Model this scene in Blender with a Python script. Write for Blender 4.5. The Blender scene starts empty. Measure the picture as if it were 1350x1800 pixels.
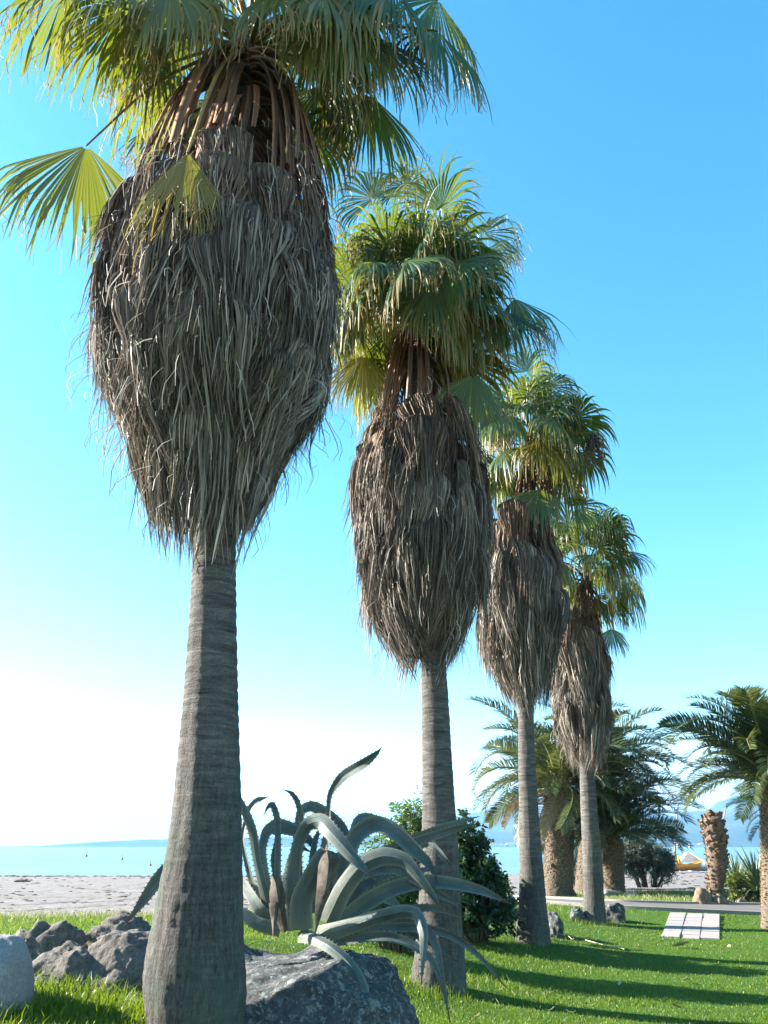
import bpy, math, random
import numpy as np
from mathutils import Vector, Matrix, noise as mnoise

R = math.radians
S = bpy.context.scene
COL = S.collection

# ------------------------------------------------------------------ camera, sky, sun, exposure
EYE = 1.6
PITCH = 22.75
FPX = 1400.0                      # focal length in pixels of the 1350 x 1800 photograph
cam_d = bpy.data.cameras.new("camera")
cam = bpy.data.objects.new("camera", cam_d)
COL.objects.link(cam)
cam.location = (0, 0, EYE)
cam.rotation_euler = (R(90 + PITCH), 0, 0)
cam_d.sensor_fit = 'VERTICAL'
cam_d.sensor_height = 36.0
cam_d.lens = 28.0
cam_d.clip_start = 0.1
cam_d.clip_end = 60000
S.camera = cam

SUN_AZ, SUN_EL = -76.0, 25.5      # azimuth clockwise from +Y
w = bpy.data.worlds.new("World")
S.world = w
w.use_nodes = True
nt = w.node_tree
nt.nodes.clear()
sky = nt.nodes.new('ShaderNodeTexSky')
sky.sky_type = 'NISHITA'
sky.sun_disc = False
sky.sun_elevation = R(SUN_EL)
sky.sun_rotation = R(SUN_AZ % 360)
sky.altitude = 0
sky.air_density = 1.0
sky.dust_density = 0.3
sky.ozone_density = 1.0
bg = nt.nodes.new('ShaderNodeBackground')
bg.inputs['Strength'].default_value = 0.063
wo = nt.nodes.new('ShaderNodeOutputWorld')
nt.links.new(bg.outputs[0], wo.inputs[0])
hsv = nt.nodes.new('ShaderNodeHueSaturation')
hsv.inputs['Saturation'].default_value = 1.40
hsv.inputs['Hue'].default_value = 0.482
hsv.inputs['Value'].default_value = 1.06
nt.links.new(sky.outputs[0], hsv.inputs['Color'])
# thin bright cloud low over the sea, all round the horizon
tcw = nt.nodes.new('ShaderNodeTexCoord')
mpw = nt.nodes.new('ShaderNodeMapping'); mpw.inputs['Scale'].default_value = (2.2, 2.2, 13.0)
nzw = nt.nodes.new('ShaderNodeTexNoise'); nzw.inputs['Scale'].default_value = 1.6; nzw.inputs['Detail'].default_value = 7; nzw.inputs['Roughness'].default_value = 0.62
sxw = nt.nodes.new('ShaderNodeSeparateXYZ')
rpw = nt.nodes.new('ShaderNodeValToRGB'); rpw.color_ramp.elements[0].position = 0.44; rpw.color_ramp.elements[1].position = 0.74
elw = nt.nodes.new('ShaderNodeValToRGB')
for p_, c_ in ((0.0, 0.75), (0.045, 1.0), (0.085, 0.55), (0.15, 0.0)):
    e_ = elw.color_ramp.elements[0] if p_ == 0 else (elw.color_ramp.elements[-1] if p_ == 0.15 else elw.color_ramp.elements.new(p_))
    e_.position = p_; e_.color = (c_, c_, c_, 1)
muw = nt.nodes.new('ShaderNodeMath'); muw.operation = 'MULTIPLY'
mxw = nt.nodes.new('ShaderNodeMix'); mxw.data_type = 'RGBA'
mxw.inputs[7].default_value = (7.6, 8.0, 8.4, 1)
nt.links.new(tcw.outputs['Generated'], mpw.inputs[0]); nt.links.new(mpw.outputs[0], nzw.inputs['Vector'])
nt.links.new(nzw.outputs['Fac'], rpw.inputs[0]); nt.links.new(tcw.outputs['Generated'], sxw.inputs[0])
nt.links.new(sxw.outputs['Z'], elw.inputs[0]); nt.links.new(rpw.outputs[0], muw.inputs[0]); nt.links.new(elw.outputs[0], muw.inputs[1])
nt.links.new(muw.outputs[0], mxw.inputs[0]); nt.links.new(hsv.outputs[0], mxw.inputs[6])
nt.links.new(mxw.outputs[2], bg.inputs[0])

sd = bpy.data.lights.new("sun", 'SUN')
sun = bpy.data.objects.new("sun", sd)
COL.objects.link(sun)
sd.energy = 5.0
sd.angle = R(0.53)
sd.color = (1.0, 0.93, 0.82)
az, el = R(SUN_AZ), R(SUN_EL)
sdir = Vector((math.sin(az) * math.cos(el), math.cos(az) * math.cos(el), math.sin(el)))
sun.rotation_euler = sdir.to_track_quat('Z', 'Y').to_euler()
sun.location = sdir * 60

S.view_settings.view_transform = 'Standard'
S.view_settings.look = 'None'
S.view_settings.gamma = 1
S.view_settings.use_curve_mapping = False
S.view_settings.exposure = 2.60
S.render.engine = 'CYCLES'
S.cycles.max_bounces = 8
S.cycles.transparent_max_bounces = 8
S.cycles.use_denoising = True

# ------------------------------------------------------------------ helpers
rng = np.random.default_rng(7)
random.seed(7)
ST, CT = math.sin(R(PITCH)), math.cos(R(PITCH))


def ray(px, py):
    a, b = (px - 675) / FPX, (900 - py) / FPX
    return np.array([a, CT - b * ST, ST + b * CT])


def P(px, py, Y):
    """point of the place seen at photo pixel (px, py), Y metres ahead"""
    r = ray(px, py)
    k = Y / r[1]
    return r * k + np.array([0, 0, EYE])


def depth(px, py, Y):
    return Y / ray(px, py)[1]


def unit(v):
    v = np.asarray(v, float)
    return v / (np.linalg.norm(v, axis=-1, keepdims=True) + 1e-12)


class MB:
    """collects vertices and polygons for ONE mesh"""

    def __init__(s):
        s.v, s.t, s.q, s.tm, s.qm, s.a, s.n = [], [], [], [], [], [], 0

    def add(s, V, tris=None, quads=None, mat=0, rnd=0.5, t=0.0):
        V = np.asarray(V, float).reshape(-1, 3)
        k = len(V)
        s.v.append(V)
        A = np.empty((k, 2))
        A[:, 0] = np.asarray(rnd).reshape(-1) if np.size(rnd) > 1 else rnd
        A[:, 1] = np.asarray(t).reshape(-1) if np.size(t) > 1 else t
        s.a.append(A)
        if tris is not None and len(tris):
            T = np.asarray(tris, int).reshape(-1, 3) + s.n
            s.t.append(T); s.tm.append(np.full(len(T), mat))
        if quads is not None and len(quads):
            Q = np.asarray(quads, int).reshape(-1, 4) + s.n
            s.q.append(Q); s.qm.append(np.full(len(Q), mat))
        s.n += k

    def grid(s, G, mat=0, rnd=0.5, t=0.0, wrap=False):
        """G: (rows, cols, 3)"""
        r, c = G.shape[:2]
        i = np.arange(r - 1)[:, None] * c
        j = np.arange(c if wrap else c - 1)[None, :]
        j2 = (j + 1) % c
        q = np.stack([i + j, i + j2, i + c + j2, i + c + j], -1).reshape(-1, 4)
        s.add(G.reshape(-1, 3), quads=q, mat=mat, rnd=rnd, t=t)

    def mesh(s, name, mats, smooth=True):
        m = bpy.data.meshes.new(name)
        V = np.concatenate(s.v)
        T = np.concatenate(s.t) if s.t else np.zeros((0, 3), int)
        Q = np.concatenate(s.q) if s.q else np.zeros((0, 4), int)
        loops = np.concatenate([T.ravel(), Q.ravel()]).astype(np.int32)
        m.vertices.add(len(V)); m.vertices.foreach_set('co', V.ravel().astype(np.float32))
        m.loops.add(len(loops)); m.loops.foreach_set('vertex_index', loops)
        np_ = len(T) + len(Q)
        m.polygons.add(np_)
        st = np.concatenate([np.arange(len(T)) * 3, len(T) * 3 + np.arange(len(Q)) * 4]).astype(np.int32)
        m.polygons.foreach_set('loop_start', st)
        mi = np.concatenate([np.concatenate(s.tm) if s.tm else np.zeros(0, int),
                             np.concatenate(s.qm) if s.qm else np.zeros(0, int)]).astype(np.int32)
        for x in (mats if isinstance(mats, (list, tuple)) else [mats]):
            m.materials.append(x)
        m.polygons.foreach_set('material_index', mi)
        m.polygons.foreach_set('use_smooth', np.full(np_, bool(smooth)))
        A = np.concatenate(s.a).astype(np.float32)
        for k, nm in enumerate(('rnd', 'tt')):
            at = m.attributes.new(nm, 'FLOAT', 'POINT')
            at.data.foreach_set('value', np.ascontiguousarray(A[:, k]))
        m.update(calc_edges=True)
        m.validate()
        return m

    def obj(s, name, mats, parent=None, smooth=True):
        return link(name, s.mesh(name, mats, smooth), parent)


def link(name, data, parent=None, loc=None):
    o = bpy.data.objects.new(name, data)
    COL.objects.link(o)
    if loc is not None:
        o.location = loc
    if parent is not None:
        o.parent = parent
        if loc is None:                       # mesh data given in world coordinates
            o.location = -parent.location
    return o


def sub(name, data, part):
    """a sub-part whose mesh is in the same local frame as its part"""
    o = bpy.data.objects.new(name, data)
    COL.objects.link(o)
    o.parent = part
    return o


def tag(o, label=None, cat=None, group=None, kind=None):
    if label: o['label'] = label
    if cat: o['category'] = cat
    if group: o['group'] = group
    if kind: o['kind'] = kind
    return o


def thing(name, loc, label, cat, group=None):
    o = bpy.data.objects.new(name, None)
    COL.objects.link(o)
    o.location = Vector(loc)
    o.empty_display_size = 0.2
    return tag(o, label, cat, group)


def ground_obj(name, mb, mat, smooth=True, kind='structure'):
    return tag(mb.obj(name, mat, None, smooth), kind=kind)


def fnoise(V, scale, octaves=4, seed=0.0, H=1.0):
    off = Vector((seed * 13.7, seed * 7.1, seed * 3.3))
    return np.array([mnoise.fractal(Vector(p) * scale + off, H, 2.0, octaves) for p in V])


def tube(mb, pts, rad, n=6, mat=0, rnd=0.5, flat=1.0, t=None, up=(0, 0, 1)):
    pts = np.asarray(pts, float)
    k = len(pts)
    rad = np.broadcast_to(np.asarray(rad, float), (k,))
    T = unit(np.gradient(pts, axis=0))
    A = np.cross(T, np.asarray(up, float))
    bad = np.linalg.norm(A, axis=1) < 1e-3
    A[bad] = np.cross(T[bad], [1, 0.1, 0])
    A = unit(A)
    B = np.cross(A, T)
    th = np.linspace(0, 2 * np.pi, n, endpoint=False)
    G = pts[:, None] + rad[:, None, None] * (np.cos(th)[None, :, None] * A[:, None] + flat * np.sin(th)[None, :, None] * B[:, None])
    tt = np.repeat(np.linspace(0, 1, k) if t is None else t, n)
    mb.grid(G, mat, rnd, tt, wrap=True)
    mb.add(G[-1], tris=[(0, i, i + 1) for i in range(1, n - 1)], mat=mat, rnd=rnd, t=1)
    mb.add(G[0], tris=[(0, i + 1, i) for i in range(1, n - 1)], mat=mat, rnd=rnd, t=0)


def spline(pts, n):
    """Catmull-Rom through pts (k, d), n samples"""
    p = np.asarray(pts, float)
    k = len(p)
    q = np.vstack([2 * p[0] - p[1], p, 2 * p[-1] - p[-2]])
    u = np.linspace(0, k - 1 - 1e-6, n)
    i = u.astype(int)
    f = (u - i)[:, None]
    a, b, c, d = q[i], q[i + 1], q[i + 2], q[i + 3]
    return 0.5 * (2 * b + (c - a) * f + (2 * a - 5 * b + 4 * c - d) * f ** 2 + (3 * b - a - 3 * c + d) * f ** 3)


# ------------------------------------------------------------------ materials
class M:
    """small wrapper for building node materials"""

    def __init__(s, name):
        s.m = bpy.data.materials.new(name)
        s.m.use_nodes = True
        s.nt = s.m.node_tree
        s.nt.nodes.clear()
        s.out = s.nt.nodes.new('ShaderNodeOutputMaterial')

    def n(s, typ, **kw):
        x = s.nt.nodes.new('ShaderNode' + typ)
        for k, v in kw.items():
            if hasattr(x, k) and k not in x.inputs:
                setattr(x, k, v)
            else:
                s.set(x.inputs[k], v)
        return x

    def set(s, inp, v):
        if isinstance(v, bpy.types.NodeSocket):
            s.nt.links.new(v, inp)
        elif isinstance(v, bpy.types.Node):
            s.nt.links.new(v.outputs[0], inp)
        elif hasattr(inp.default_value, '__len__') and len(inp.default_value) == 4 and len(v) == 3:
            inp.default_value = (*v, 1)
        else:
            inp.default_value = v

    def coord(s, scale=(1, 1, 1), kind='Object'):
        tc = s.n('TexCoord')
        mp = s.n('Mapping')
        s.nt.links.new(tc.outputs[kind], mp.inputs['Vector'])
        mp.inputs['Scale'].default_value = scale
        return mp.outputs[0]

    def noise(s, scale, detail=4, rough=0.55, vec=None, dist=0.0):
        x = s.n('TexNoise', Scale=scale, Detail=detail, Roughness=rough, Distortion=dist)
        if vec is not None:
            s.nt.links.new(vec, x.inputs['Vector'])
        return x.outputs['Fac']

    def ramp(s, fac, stops):
        x = s.n('ValToRGB')
        s.nt.links.new(fac, x.inputs[0])
        cr = x.color_ramp
        while len(cr.elements) < len(stops):
            cr.elements.new(0.5)
        for e, (p, c) in zip(cr.elements, stops):
            e.position = p
            e.color = (*c, 1) if len(c) == 3 else c
        return x.outputs[0]

    def mix(s, fac, a, b, blend='MIX'):
        x = s.n('Mix', data_type='RGBA', blend_type=blend)
        s.set(x.inputs[0], fac)
        s.set(x.inputs[6], a)
        s.set(x.inputs[7], b)
        return x.outputs[2]

    def math(s, op, a, b=0.0, c=None):
        x = s.n('Math', operation=op)
        s.set(x.inputs[0], a)
        s.set(x.inputs[1], b)
        return x.outputs[0]

    def attr(s, name):
        x = s.n('Attribute')
        x.attribute_name = name
        return x.outputs['Fac']

    def bump(s, h, strength=0.5, dist=0.02):
        return s.n('Bump', Strength=strength, Distance=dist, Height=h).outputs[0]

    def principled(s, color, rough=0.7, bump=None, spec=0.4, **kw):
        x = s.n('BsdfPrincipled')
        s.set(x.inputs['Base Color'], color)
        s.set(x.inputs['Roughness'], rough)
        x.inputs['Specular IOR Level'].default_value = spec
        if bump is not None:
            s.nt.links.new(bump, x.inputs['Normal'])
        for k, v in kw.items():
            s.set(x.inputs[k], v)
        return x.outputs[0]

    def done(s, shader):
        s.nt.links.new(shader, s.out.inputs['Surface'])
        return s.m

    def leafy(s, color, trans, fac=0.35, rough=0.5, spec=0.4, bump=None):
        p = s.principled(color, rough, bump, spec)
        t = s.n('BsdfTranslucent')
        s.set(t.inputs['Color'], trans)
        mx = s.n('MixShader')
        s.set(mx.inputs[0], fac)
        s.nt.links.new(p, mx.inputs[1])
        s.nt.links.new(t.outputs[0], mx.inputs[2])
        return s.done(mx.outputs[0])


def mat_fan_leaf():
    m = M('fan_leaf')
    r, t = m.attr('rnd'), m.attr('tt')
    oi = m.n('ObjectInfo')
    age = m.n('SeparateColor')
    m.set(age.inputs[0], oi.outputs['Color'])
    base = m.ramp(r, [(0, (0.014, 0.050, 0.018)), (0.5, (0.028, 0.078, 0.020)), (1, (0.068, 0.115, 0.022))])
    old = m.ramp(r, [(0, (0.13, 0.13, 0.012)), (0.6, (0.22, 0.16, 0.018)), (1, (0.24, 0.125, 0.03))])
    c = m.mix(age.outputs[0], base, old)
    tip = m.ramp(t, [(0.72, (0, 0, 0)), (0.98, (1, 1, 1))])
    c = m.mix(m.math('MULTIPLY', tip, 0.75), c, (0.30, 0.22, 0.09))
    tr = m.mix(0.6, c, (0.30, 0.36, 0.015))
    return m.leafy(c, tr, 0.30, 0.42, 0.5)


def mat_strand(name, stops, trans=(0.4, 0.28, 0.14), fac=0.18):
    m = M(name)
    r, t = m.attr('rnd'), m.attr('tt')
    oi = m.n('ObjectInfo')
    c = m.ramp(r, stops)
    c = m.mix(1.0, c, oi.outputs['Color'], 'MULTIPLY')
    nz = m.noise(14, 3, 0.6, m.coord((1, 1, 0.25)))
    c = m.mix(0.5, c, m.ramp(nz, [(0.3, (0.35, 0.3, 0.27)), (0.7, (1, 1, 1))]), 'MULTIPLY')
    return m.leafy(c, c, fac, 0.6, 0.3)


def mat_trunk(name, lichen=0.3, dark=1.0, seed=0.0):
    m = M(name)
    v = m.coord()
    rings = m.noise(4.0, 6, 0.75, m.coord((0.8, 0.8, 7.0)), 0.35)
    fiss = m.noise(8.0, 6, 0.75, m.coord((4.0, 4.0, 0.7)), 0.3)
    sep0 = m.n('SeparateXYZ')
    m.set(sep0.inputs[0], v)
    hi = m.n('MapRange')
    m.set(hi.inputs['Value'], sep0.outputs['Z'])
    for k, x in (('From Min', 0.9), ('From Max', 2.4), ('To Min', 0.0), ('To Max', 1.0)):
        hi.inputs[k].default_value = x
    lo_ = m.math('SUBTRACT', 1.0, hi.outputs[0])
    big = m.noise(1.3, 4, 0.6, v)
    fine = m.noise(60, 4, 0.7, v)
    c = m.ramp(rings, [(0.3, (0.036, 0.033, 0.031)), (0.5, (0.115, 0.105, 0.097)), (0.72, (0.235, 0.215, 0.195))])
    c = m.mix(m.math('MULTIPLY', lo_, 0.6), c, m.ramp(fiss, [(0.30, (0.022, 0.020, 0.019)), (0.48, (0.088, 0.080, 0.074)), (0.7, (0.23, 0.205, 0.18))]))
    crk = m.ramp(m.noise(10, 4, 0.7, m.coord((6.0, 6.0, 0.8)), .4), [(0.36, (0.25, 0.24, 0.23)), (0.44, (1, 1, 1))])
    c = m.mix(m.math('ADD', m.math('MULTIPLY', lo_, 0.5), 0.2), c, crk, 'MULTIPLY')
    c = m.mix(0.7, c, m.ramp(fine, [(0.3, (0.45, 0.43, 0.4)), (0.65, (1.1, 1.1, 1.1))]), 'MULTIPLY')
    c = m.mix(0.5, c, m.ramp(big, [(0.35, (0.5 * dark, 0.5 * dark, 0.52 * dark)), (0.65, (1, 1, 1))]), 'MULTIPLY')
    sep = m.n('SeparateXYZ')
    m.set(sep.inputs[0], v)
    low = m.n('MapRange')
    m.set(low.inputs['Value'], sep.outputs['Z'])
    for k, x in (('From Min', 2.0), ('From Max', 0.3), ('To Min', 0.0), ('To Max', 1.0)):
        low.inputs[k].default_value = x
    ln = m.ramp(m.noise(2.6, 5, 0.65, m.coord((1, 1, 0.6))), [(0.46, (0, 0, 0)), (0.62, (1, 1, 1))])
    lf = m.math('MULTIPLY', m.math('MULTIPLY', ln, low.outputs[0]), lichen)
    c = m.mix(lf, c, (0.075, 0.125, 0.085))
    h = m.math('ADD', m.math('MULTIPLY', rings, m.math('ADD', m.math('MULTIPLY', hi.outputs[0], 0.6), 0.15)), m.math('ADD', m.math('MULTIPLY', m.math('MULTIPLY', fiss, lo_), 0.9), m.math('MULTIPLY', fine, 0.4)))
    return m.done(m.principled(c, 0.85, m.bump(h, 0.9, 0.035), 0.2))


def mat_rock(name, a, b, lich, scale=1.0, lamt=0.5):
    m = M(name)
    v = m.coord((scale, scale, scale))
    n1 = m.noise(3, 8, 0.65, v)
    n2 = m.noise(28, 6, 0.7, v)
    vo = m.n('TexVoronoi', Scale=9.0)
    m.set(vo.inputs['Vector'], v)
    c = m.ramp(n1, [(0.3, a), (0.7, b)])
    c = m.mix(0.6, c, m.ramp(n2, [(0.35, (0.3, 0.3, 0.3)), (0.6, (1.05, 1.05, 1.05))]), 'MULTIPLY')
    l1 = m.ramp(m.noise(13, 7, 0.78, v, 0.5), [(0.52, (0, 0, 0)), (0.6, (1, 1, 1))])
    c = m.mix(m.math('MULTIPLY', l1, lamt), c, lich)
    l2 = m.ramp(m.noise(38, 5, 0.7, v, 0.3), [(0.6, (0, 0, 0)), (0.66, (1, 1, 1))])
    c = m.mix(m.math('MULTIPLY', l2, lamt), c, (0.28, 0.29, 0.27))
    h = m.math('ADD', n1, m.math('MULTIPLY', n2, 0.5))
    return m.done(m.principled(c, 0.9, m.bump(h, 0.8, 0.04), 0.2))


def mat_simple(name, col, rough=0.6, var=0.25, scale=12, bump=0.2, metallic=0.0, spec=0.4):
    m = M(name)
    nz = m.noise(scale, 4, 0.6, m.coord())
    d = tuple(x * (1 - var) for x in col)
    u = tuple(min(1, x * (1 + var)) for x in col)
    c = m.ramp(nz, [(0.3, d), (0.7, u)])
    return m.done(m.principled(c, rough, m.bump(nz, bump, 0.01), spec, Metallic=metallic))


def mat_agave():
    m = M('agave_leaf')
    r, t = m.attr('rnd'), m.attr('tt')
    v = m.coord()
    nz = m.noise(5, 5, 0.6, v)
    cv = m.n('CombineXYZ')
    m.set(cv.inputs[0], m.math('MULTIPLY', t, 3.0)); m.set(cv.inputs[1], m.math('MULTIPLY', r, 11.0))
    oi = m.n('ObjectInfo')
    m.set(cv.inputs[2], m.math('MULTIPLY', oi.outputs['Random'], 40.0))
    st = m.noise(1.6, 5, 0.65, cv.outputs[0], .2)
    mar = m.math('POWER', m.math('ABSOLUTE', m.math('SUBTRACT', m.math('MULTIPLY', r, 2.0), 1.0)), 5.0)
    c = m.ramp(nz, [(0.3, (0.042, 0.064, 0.066)), (0.7, (0.092, 0.122, 0.12))])
    c = m.mix(0.6, c, m.ramp(st, [(0.32, (0.45, 0.48, 0.47)), (0.6, (1.15, 1.15, 1.12))]), 'MULTIPLY')
    c = m.mix(m.math('MULTIPLY', m.ramp(t, [(0.0, (1, 1, 1)), (0.3, (0, 0, 0))]), 0.5), c, (0.17, 0.19, 0.12))
    c = m.mix(m.math('MULTIPLY', mar, 0.6), c, (0.26, 0.28, 0.20))
    tip = m.ramp(t, [(0.93, (0, 0, 0)), (1.0, (1, 1, 1))])
    c = m.mix(tip, c, (0.10, 0.06, 0.04))
    spots = m.ramp(m.noise(22, 3, 0.5, v), [(0.66, (0, 0, 0)), (0.72, (1, 1, 1))])
    c = m.mix(m.math('MULTIPLY', spots, 0.4), c, (0.13, 0.10, 0.06))
    p = m.principled(c, 0.48, m.bump(m.math('ADD', nz, m.math('MULTIPLY', st, .6)), 0.35, 0.02), 0.3)
    tr = m.n('BsdfTranslucent')
    m.set(tr.inputs['Color'], (0.25, 0.36, 0.16))
    mx = m.n('MixShader')
    mx.inputs[0].default_value = 0.07
    m.nt.links.new(p, mx.inputs[1]); m.nt.links.new(tr.outputs[0], mx.inputs[2])
    return m.done(mx.outputs[0])


def mat_leaf(name, stops, tr, fac=0.3, rough=0.4):
    m = M(name)
    c = m.ramp(m.attr('rnd'), stops)
    t = m.mix(0.5, c, tr)
    return m.leafy(c, t, fac, rough, 0.5)


MT = {}
MT['fan'] = mat_fan_leaf()
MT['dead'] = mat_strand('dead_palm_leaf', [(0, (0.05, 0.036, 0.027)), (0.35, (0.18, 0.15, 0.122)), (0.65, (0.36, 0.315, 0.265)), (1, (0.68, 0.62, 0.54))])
MT['stalk'] = mat_strand('green_leaf_stalk', [(0, (0.10, 0.10, 0.03)), (0.5, (0.20, 0.17, 0.045)), (1, (0.26, 0.18, 0.06))], fac=0.05)
MT['deadstalk'] = mat_strand('dry_leaf_stalk', [(0, (0.06, 0.03, 0.018)), (0.55, (0.14, 0.07, 0.036)), (0.9, (0.24, 0.15, 0.09)), (1, (0.46, 0.34, 0.23))], fac=0.03)
MT['thread'] = mat_leaf('leaf_fibre', [(0, (0.17, 0.10, 0.035)), (1, (0.36, 0.26, 0.11))], (0.5, 0.35, 0.08), .3, .6)
MT['core'] = mat_simple('thatch_core', (0.075, 0.055, 0.04), 0.95, 0.5, 25, 0.6)
MT['trunk1'] = mat_trunk('fan_palm_bark', 0.5)
MT['trunk2'] = mat_trunk('fan_palm_bark_brown', 0.35)
MT['datebark'] = mat_simple('date_palm_bark', (0.09, 0.066, 0.046), 0.9, 0.55, 18, 0.8)
MT['datescar'] = mat_simple('date_palm_leaf_base', (0.17, 0.125, 0.08), 0.85, 0.6, 14, 0.6)
MT['stumpscar'] = mat_simple('stump_leaf_base', (0.13, 0.088, 0.06), 0.85, 0.55, 9, 0.6)
MT['date'] = mat_leaf('date_palm_leaf', [(0, (0.020, 0.046, 0.028)), (0.5, (0.045, 0.072, 0.026)), (1, (0.14, 0.14, 0.05))], (0.26, 0.28, 0.05), 0.28, 0.35)
MT['datedry'] = mat_leaf('dry_date_palm_leaf', [(0, (0.16, 0.13, 0.08)), (1, (0.36, 0.29, 0.19))], (0.4, 0.3, 0.15), 0.2, 0.6)
MT['rachis'] = mat_simple('date_palm_rachis', (0.20, 0.20, 0.07), 0.5, 0.3, 8, 0.1)
MT['agave'] = mat_agave()
MT['agavedry'] = mat_simple('dry_agave_leaf', (0.085, 0.068, 0.054), 0.9, 0.55, 16, 0.7)
MT['spine'] = mat_simple('agave_spine', (0.07, 0.045, 0.03), 0.5, 0.3, 20, 0.1)
MT['bigrock'] = mat_rock('lichen_granite', (0.038, 0.040, 0.042), (0.088, 0.092, 0.092), (0.22, 0.24, 0.23), 1.0, 0.8)
MT['rock'] = mat_rock('brown_rock', (0.085, 0.073, 0.064), (0.18, 0.158, 0.138), (0.22, 0.20, 0.175), 1.4, 0.35)
MT['palerock'] = mat_rock('pale_stone', (0.26, 0.26, 0.26), (0.36, 0.36, 0.345), (0.33, 0.33, 0.30), 2.2, 0.3)
MT['sandrock'] = mat_rock('ochre_rock', (0.13, 0.09, 0.055), (0.23, 0.175, 0.12), (0.26, 0.22, 0.17), 1.6, 0.4)
MT['grass'] = mat_leaf('grass_blade', [(0, (0.024, 0.066, 0.005)), (0.5, (0.066, 0.125, 0.006)), (0.9, (0.125, 0.17, 0.012)), (1, (0.22, 0.18, 0.06))], (0.24, 0.33, 0.007), 0.42, 0.45)
MT['drygrass'] = mat_leaf('dune_grass_blade', [(0, (0.06, 0.13, 0.02)), (0.5, (0.16, 0.18, 0.05)), (1, (0.34, 0.28, 0.14))], (0.4, 0.4, 0.1), 0.3, 0.5)
MT['oleander'] = mat_leaf('oleander_leaf', [(0, (0.03, 0.085, 0.02)), (0.6, (0.055, 0.13, 0.03)), (1, (0.12, 0.18, 0.05))], (0.25, 0.38, 0.04), 0.32, 0.35)
MT['darkleaf'] = mat_leaf('pittosporum_leaf', [(0, (0.012, 0.035, 0.014)), (0.7, (0.025, 0.06, 0.02)), (1, (0.05, 0.09, 0.03))], (0.1, 0.18, 0.03), 0.2, 0.32)
MT['tamarisk'] = mat_leaf('tamarisk_leaf', [(0, (0.035, 0.055, 0.04)), (1, (0.085, 0.11, 0.075))], (0.12, 0.16, 0.08), 0.2, 0.6)
MT['hedge'] = mat_leaf('hedge_leaf', [(0, (0.04, 0.085, 0.015)), (0.7, (0.10, 0.15, 0.02)), (1, (0.24, 0.20, 0.04))], (0.35, 0.42, 0.04), 0.3, 0.35)
MT['yucca'] = mat_leaf('sword_leaf', [(0, (0.05, 0.09, 0.05)), (0.6, (0.12, 0.16, 0.06)), (1, (0.38, 0.34, 0.18))], (0.35, 0.38, 0.1), 0.25, 0.4)
MT['twig'] = mat_simple('bush_twig', (0.12, 0.085, 0.06), 0.9, 0.3, 15, 0.3)
MT['white'] = mat_simple('white_paint', (0.78, 0.77, 0.74), 0.4, 0.06, 8, 0.05)
MT['yellow'] = mat_simple('yellow_gelcoat', (0.80, 0.40, 0.02), 0.35, 0.08, 5, 0.05)
MT['orange'] = mat_simple('orange_hull', (0.62, 0.24, 0.04), 0.4, 0.1, 5, 0.05)
MT['blue'] = mat_simple('blue_hull', (0.12, 0.22, 0.34), 0.4, 0.1, 5, 0.05)
MT['pole'] = mat_simple('weathered_pole', (0.22, 0.14, 0.11), 0.6, 0.2, 10, 0.1)
MT['paver'] = mat_simple('pale_paver', (0.245, 0.222, 0.215), 0.85, 0.16, 30, 0.3)
MT['kerb'] = mat_simple('concrete_kerb', (0.20, 0.188, 0.172), 0.9, 0.15, 20, 0.3)
MT['straw'] = mat_simple('dry_straw', (0.48, 0.38, 0.22), 0.8, 0.3, 12, 0.3)
MT['deadleaf'] = mat_simple('dead_leaf', (0.30, 0.20, 0.11), 0.8, 0.4, 14, 0.3)
MT['weed'] = mat_simple('dry_seaweed', (0.085, 0.06, 0.045), 0.95, 0.4, 30, 0.5)
MT['fruit'] = mat_simple('dark_palm_fruit', (0.045, 0.026, 0.036), 0.5, 0.4, 20, 0.2)
MT['buoy'] = mat_simple('buoy_paint', (0.25, 0.12, 0.08), 0.5, 0.2, 6, 0.1)
MT['wall'] = mat_simple('whitewashed_wall', (0.74, 0.72, 0.68), 0.8, 0.06, 0.2, 0.0)
MT['tile'] = mat_simple('terracotta_roof', (0.36, 0.17, 0.10), 0.8, 0.2, 0.3, 0.0)
MT['pane'] = mat_simple('dark_window', (0.05, 0.07, 0.09), 0.2, 0.1, 0.5, 0.0)


def mat_lawn():
    m = M('lawn_soil')
    v = m.coord()
    n1 = m.noise(1.2, 5, 0.6, v)
    n2 = m.noise(35, 5, 0.7, v)
    c = m.ramp(n2, [(0.3, (0.025, 0.055, 0.008)), (0.6, (0.055, 0.13, 0.014)), (0.8, (0.10, 0.17, 0.03))])
    c = m.mix(m.math('MULTIPLY', m.ramp(n1, [(0.5, (0, 0, 0)), (0.75, (1, 1, 1))]), 0.4), c, (0.11, 0.15, 0.035))
    return m.done(m.principled(c, 0.9, m.bump(n2, 1.0, 0.04), 0.1))


def mat_sand():
    m = M('beach_sand')
    v = m.coord()
    n1 = m.noise(0.35, 6, 0.65, v)
    n2 = m.noise(2.2, 6, 0.7, m.coord((1, 0.5, 1)))
    n3 = m.noise(40, 4, 0.7, v)
    c = m.ramp(n1, [(0.3, (0.155, 0.139, 0.130)), (0.7, (0.225, 0.206, 0.196))])
    c = m.mix(0.55, c, m.ramp(n2, [(0.36, (0.55, 0.52, 0.5)), (0.55, (1.02, 1.02, 1.02))]), 'MULTIPLY')
    h = m.math('ADD', m.math('MULTIPLY', n2, 1.0), m.math('MULTIPLY', n3, 0.15))
    return m.done(m.principled(c, 0.95, m.bump(h, 0.9, 0.10), 0.15))


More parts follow.
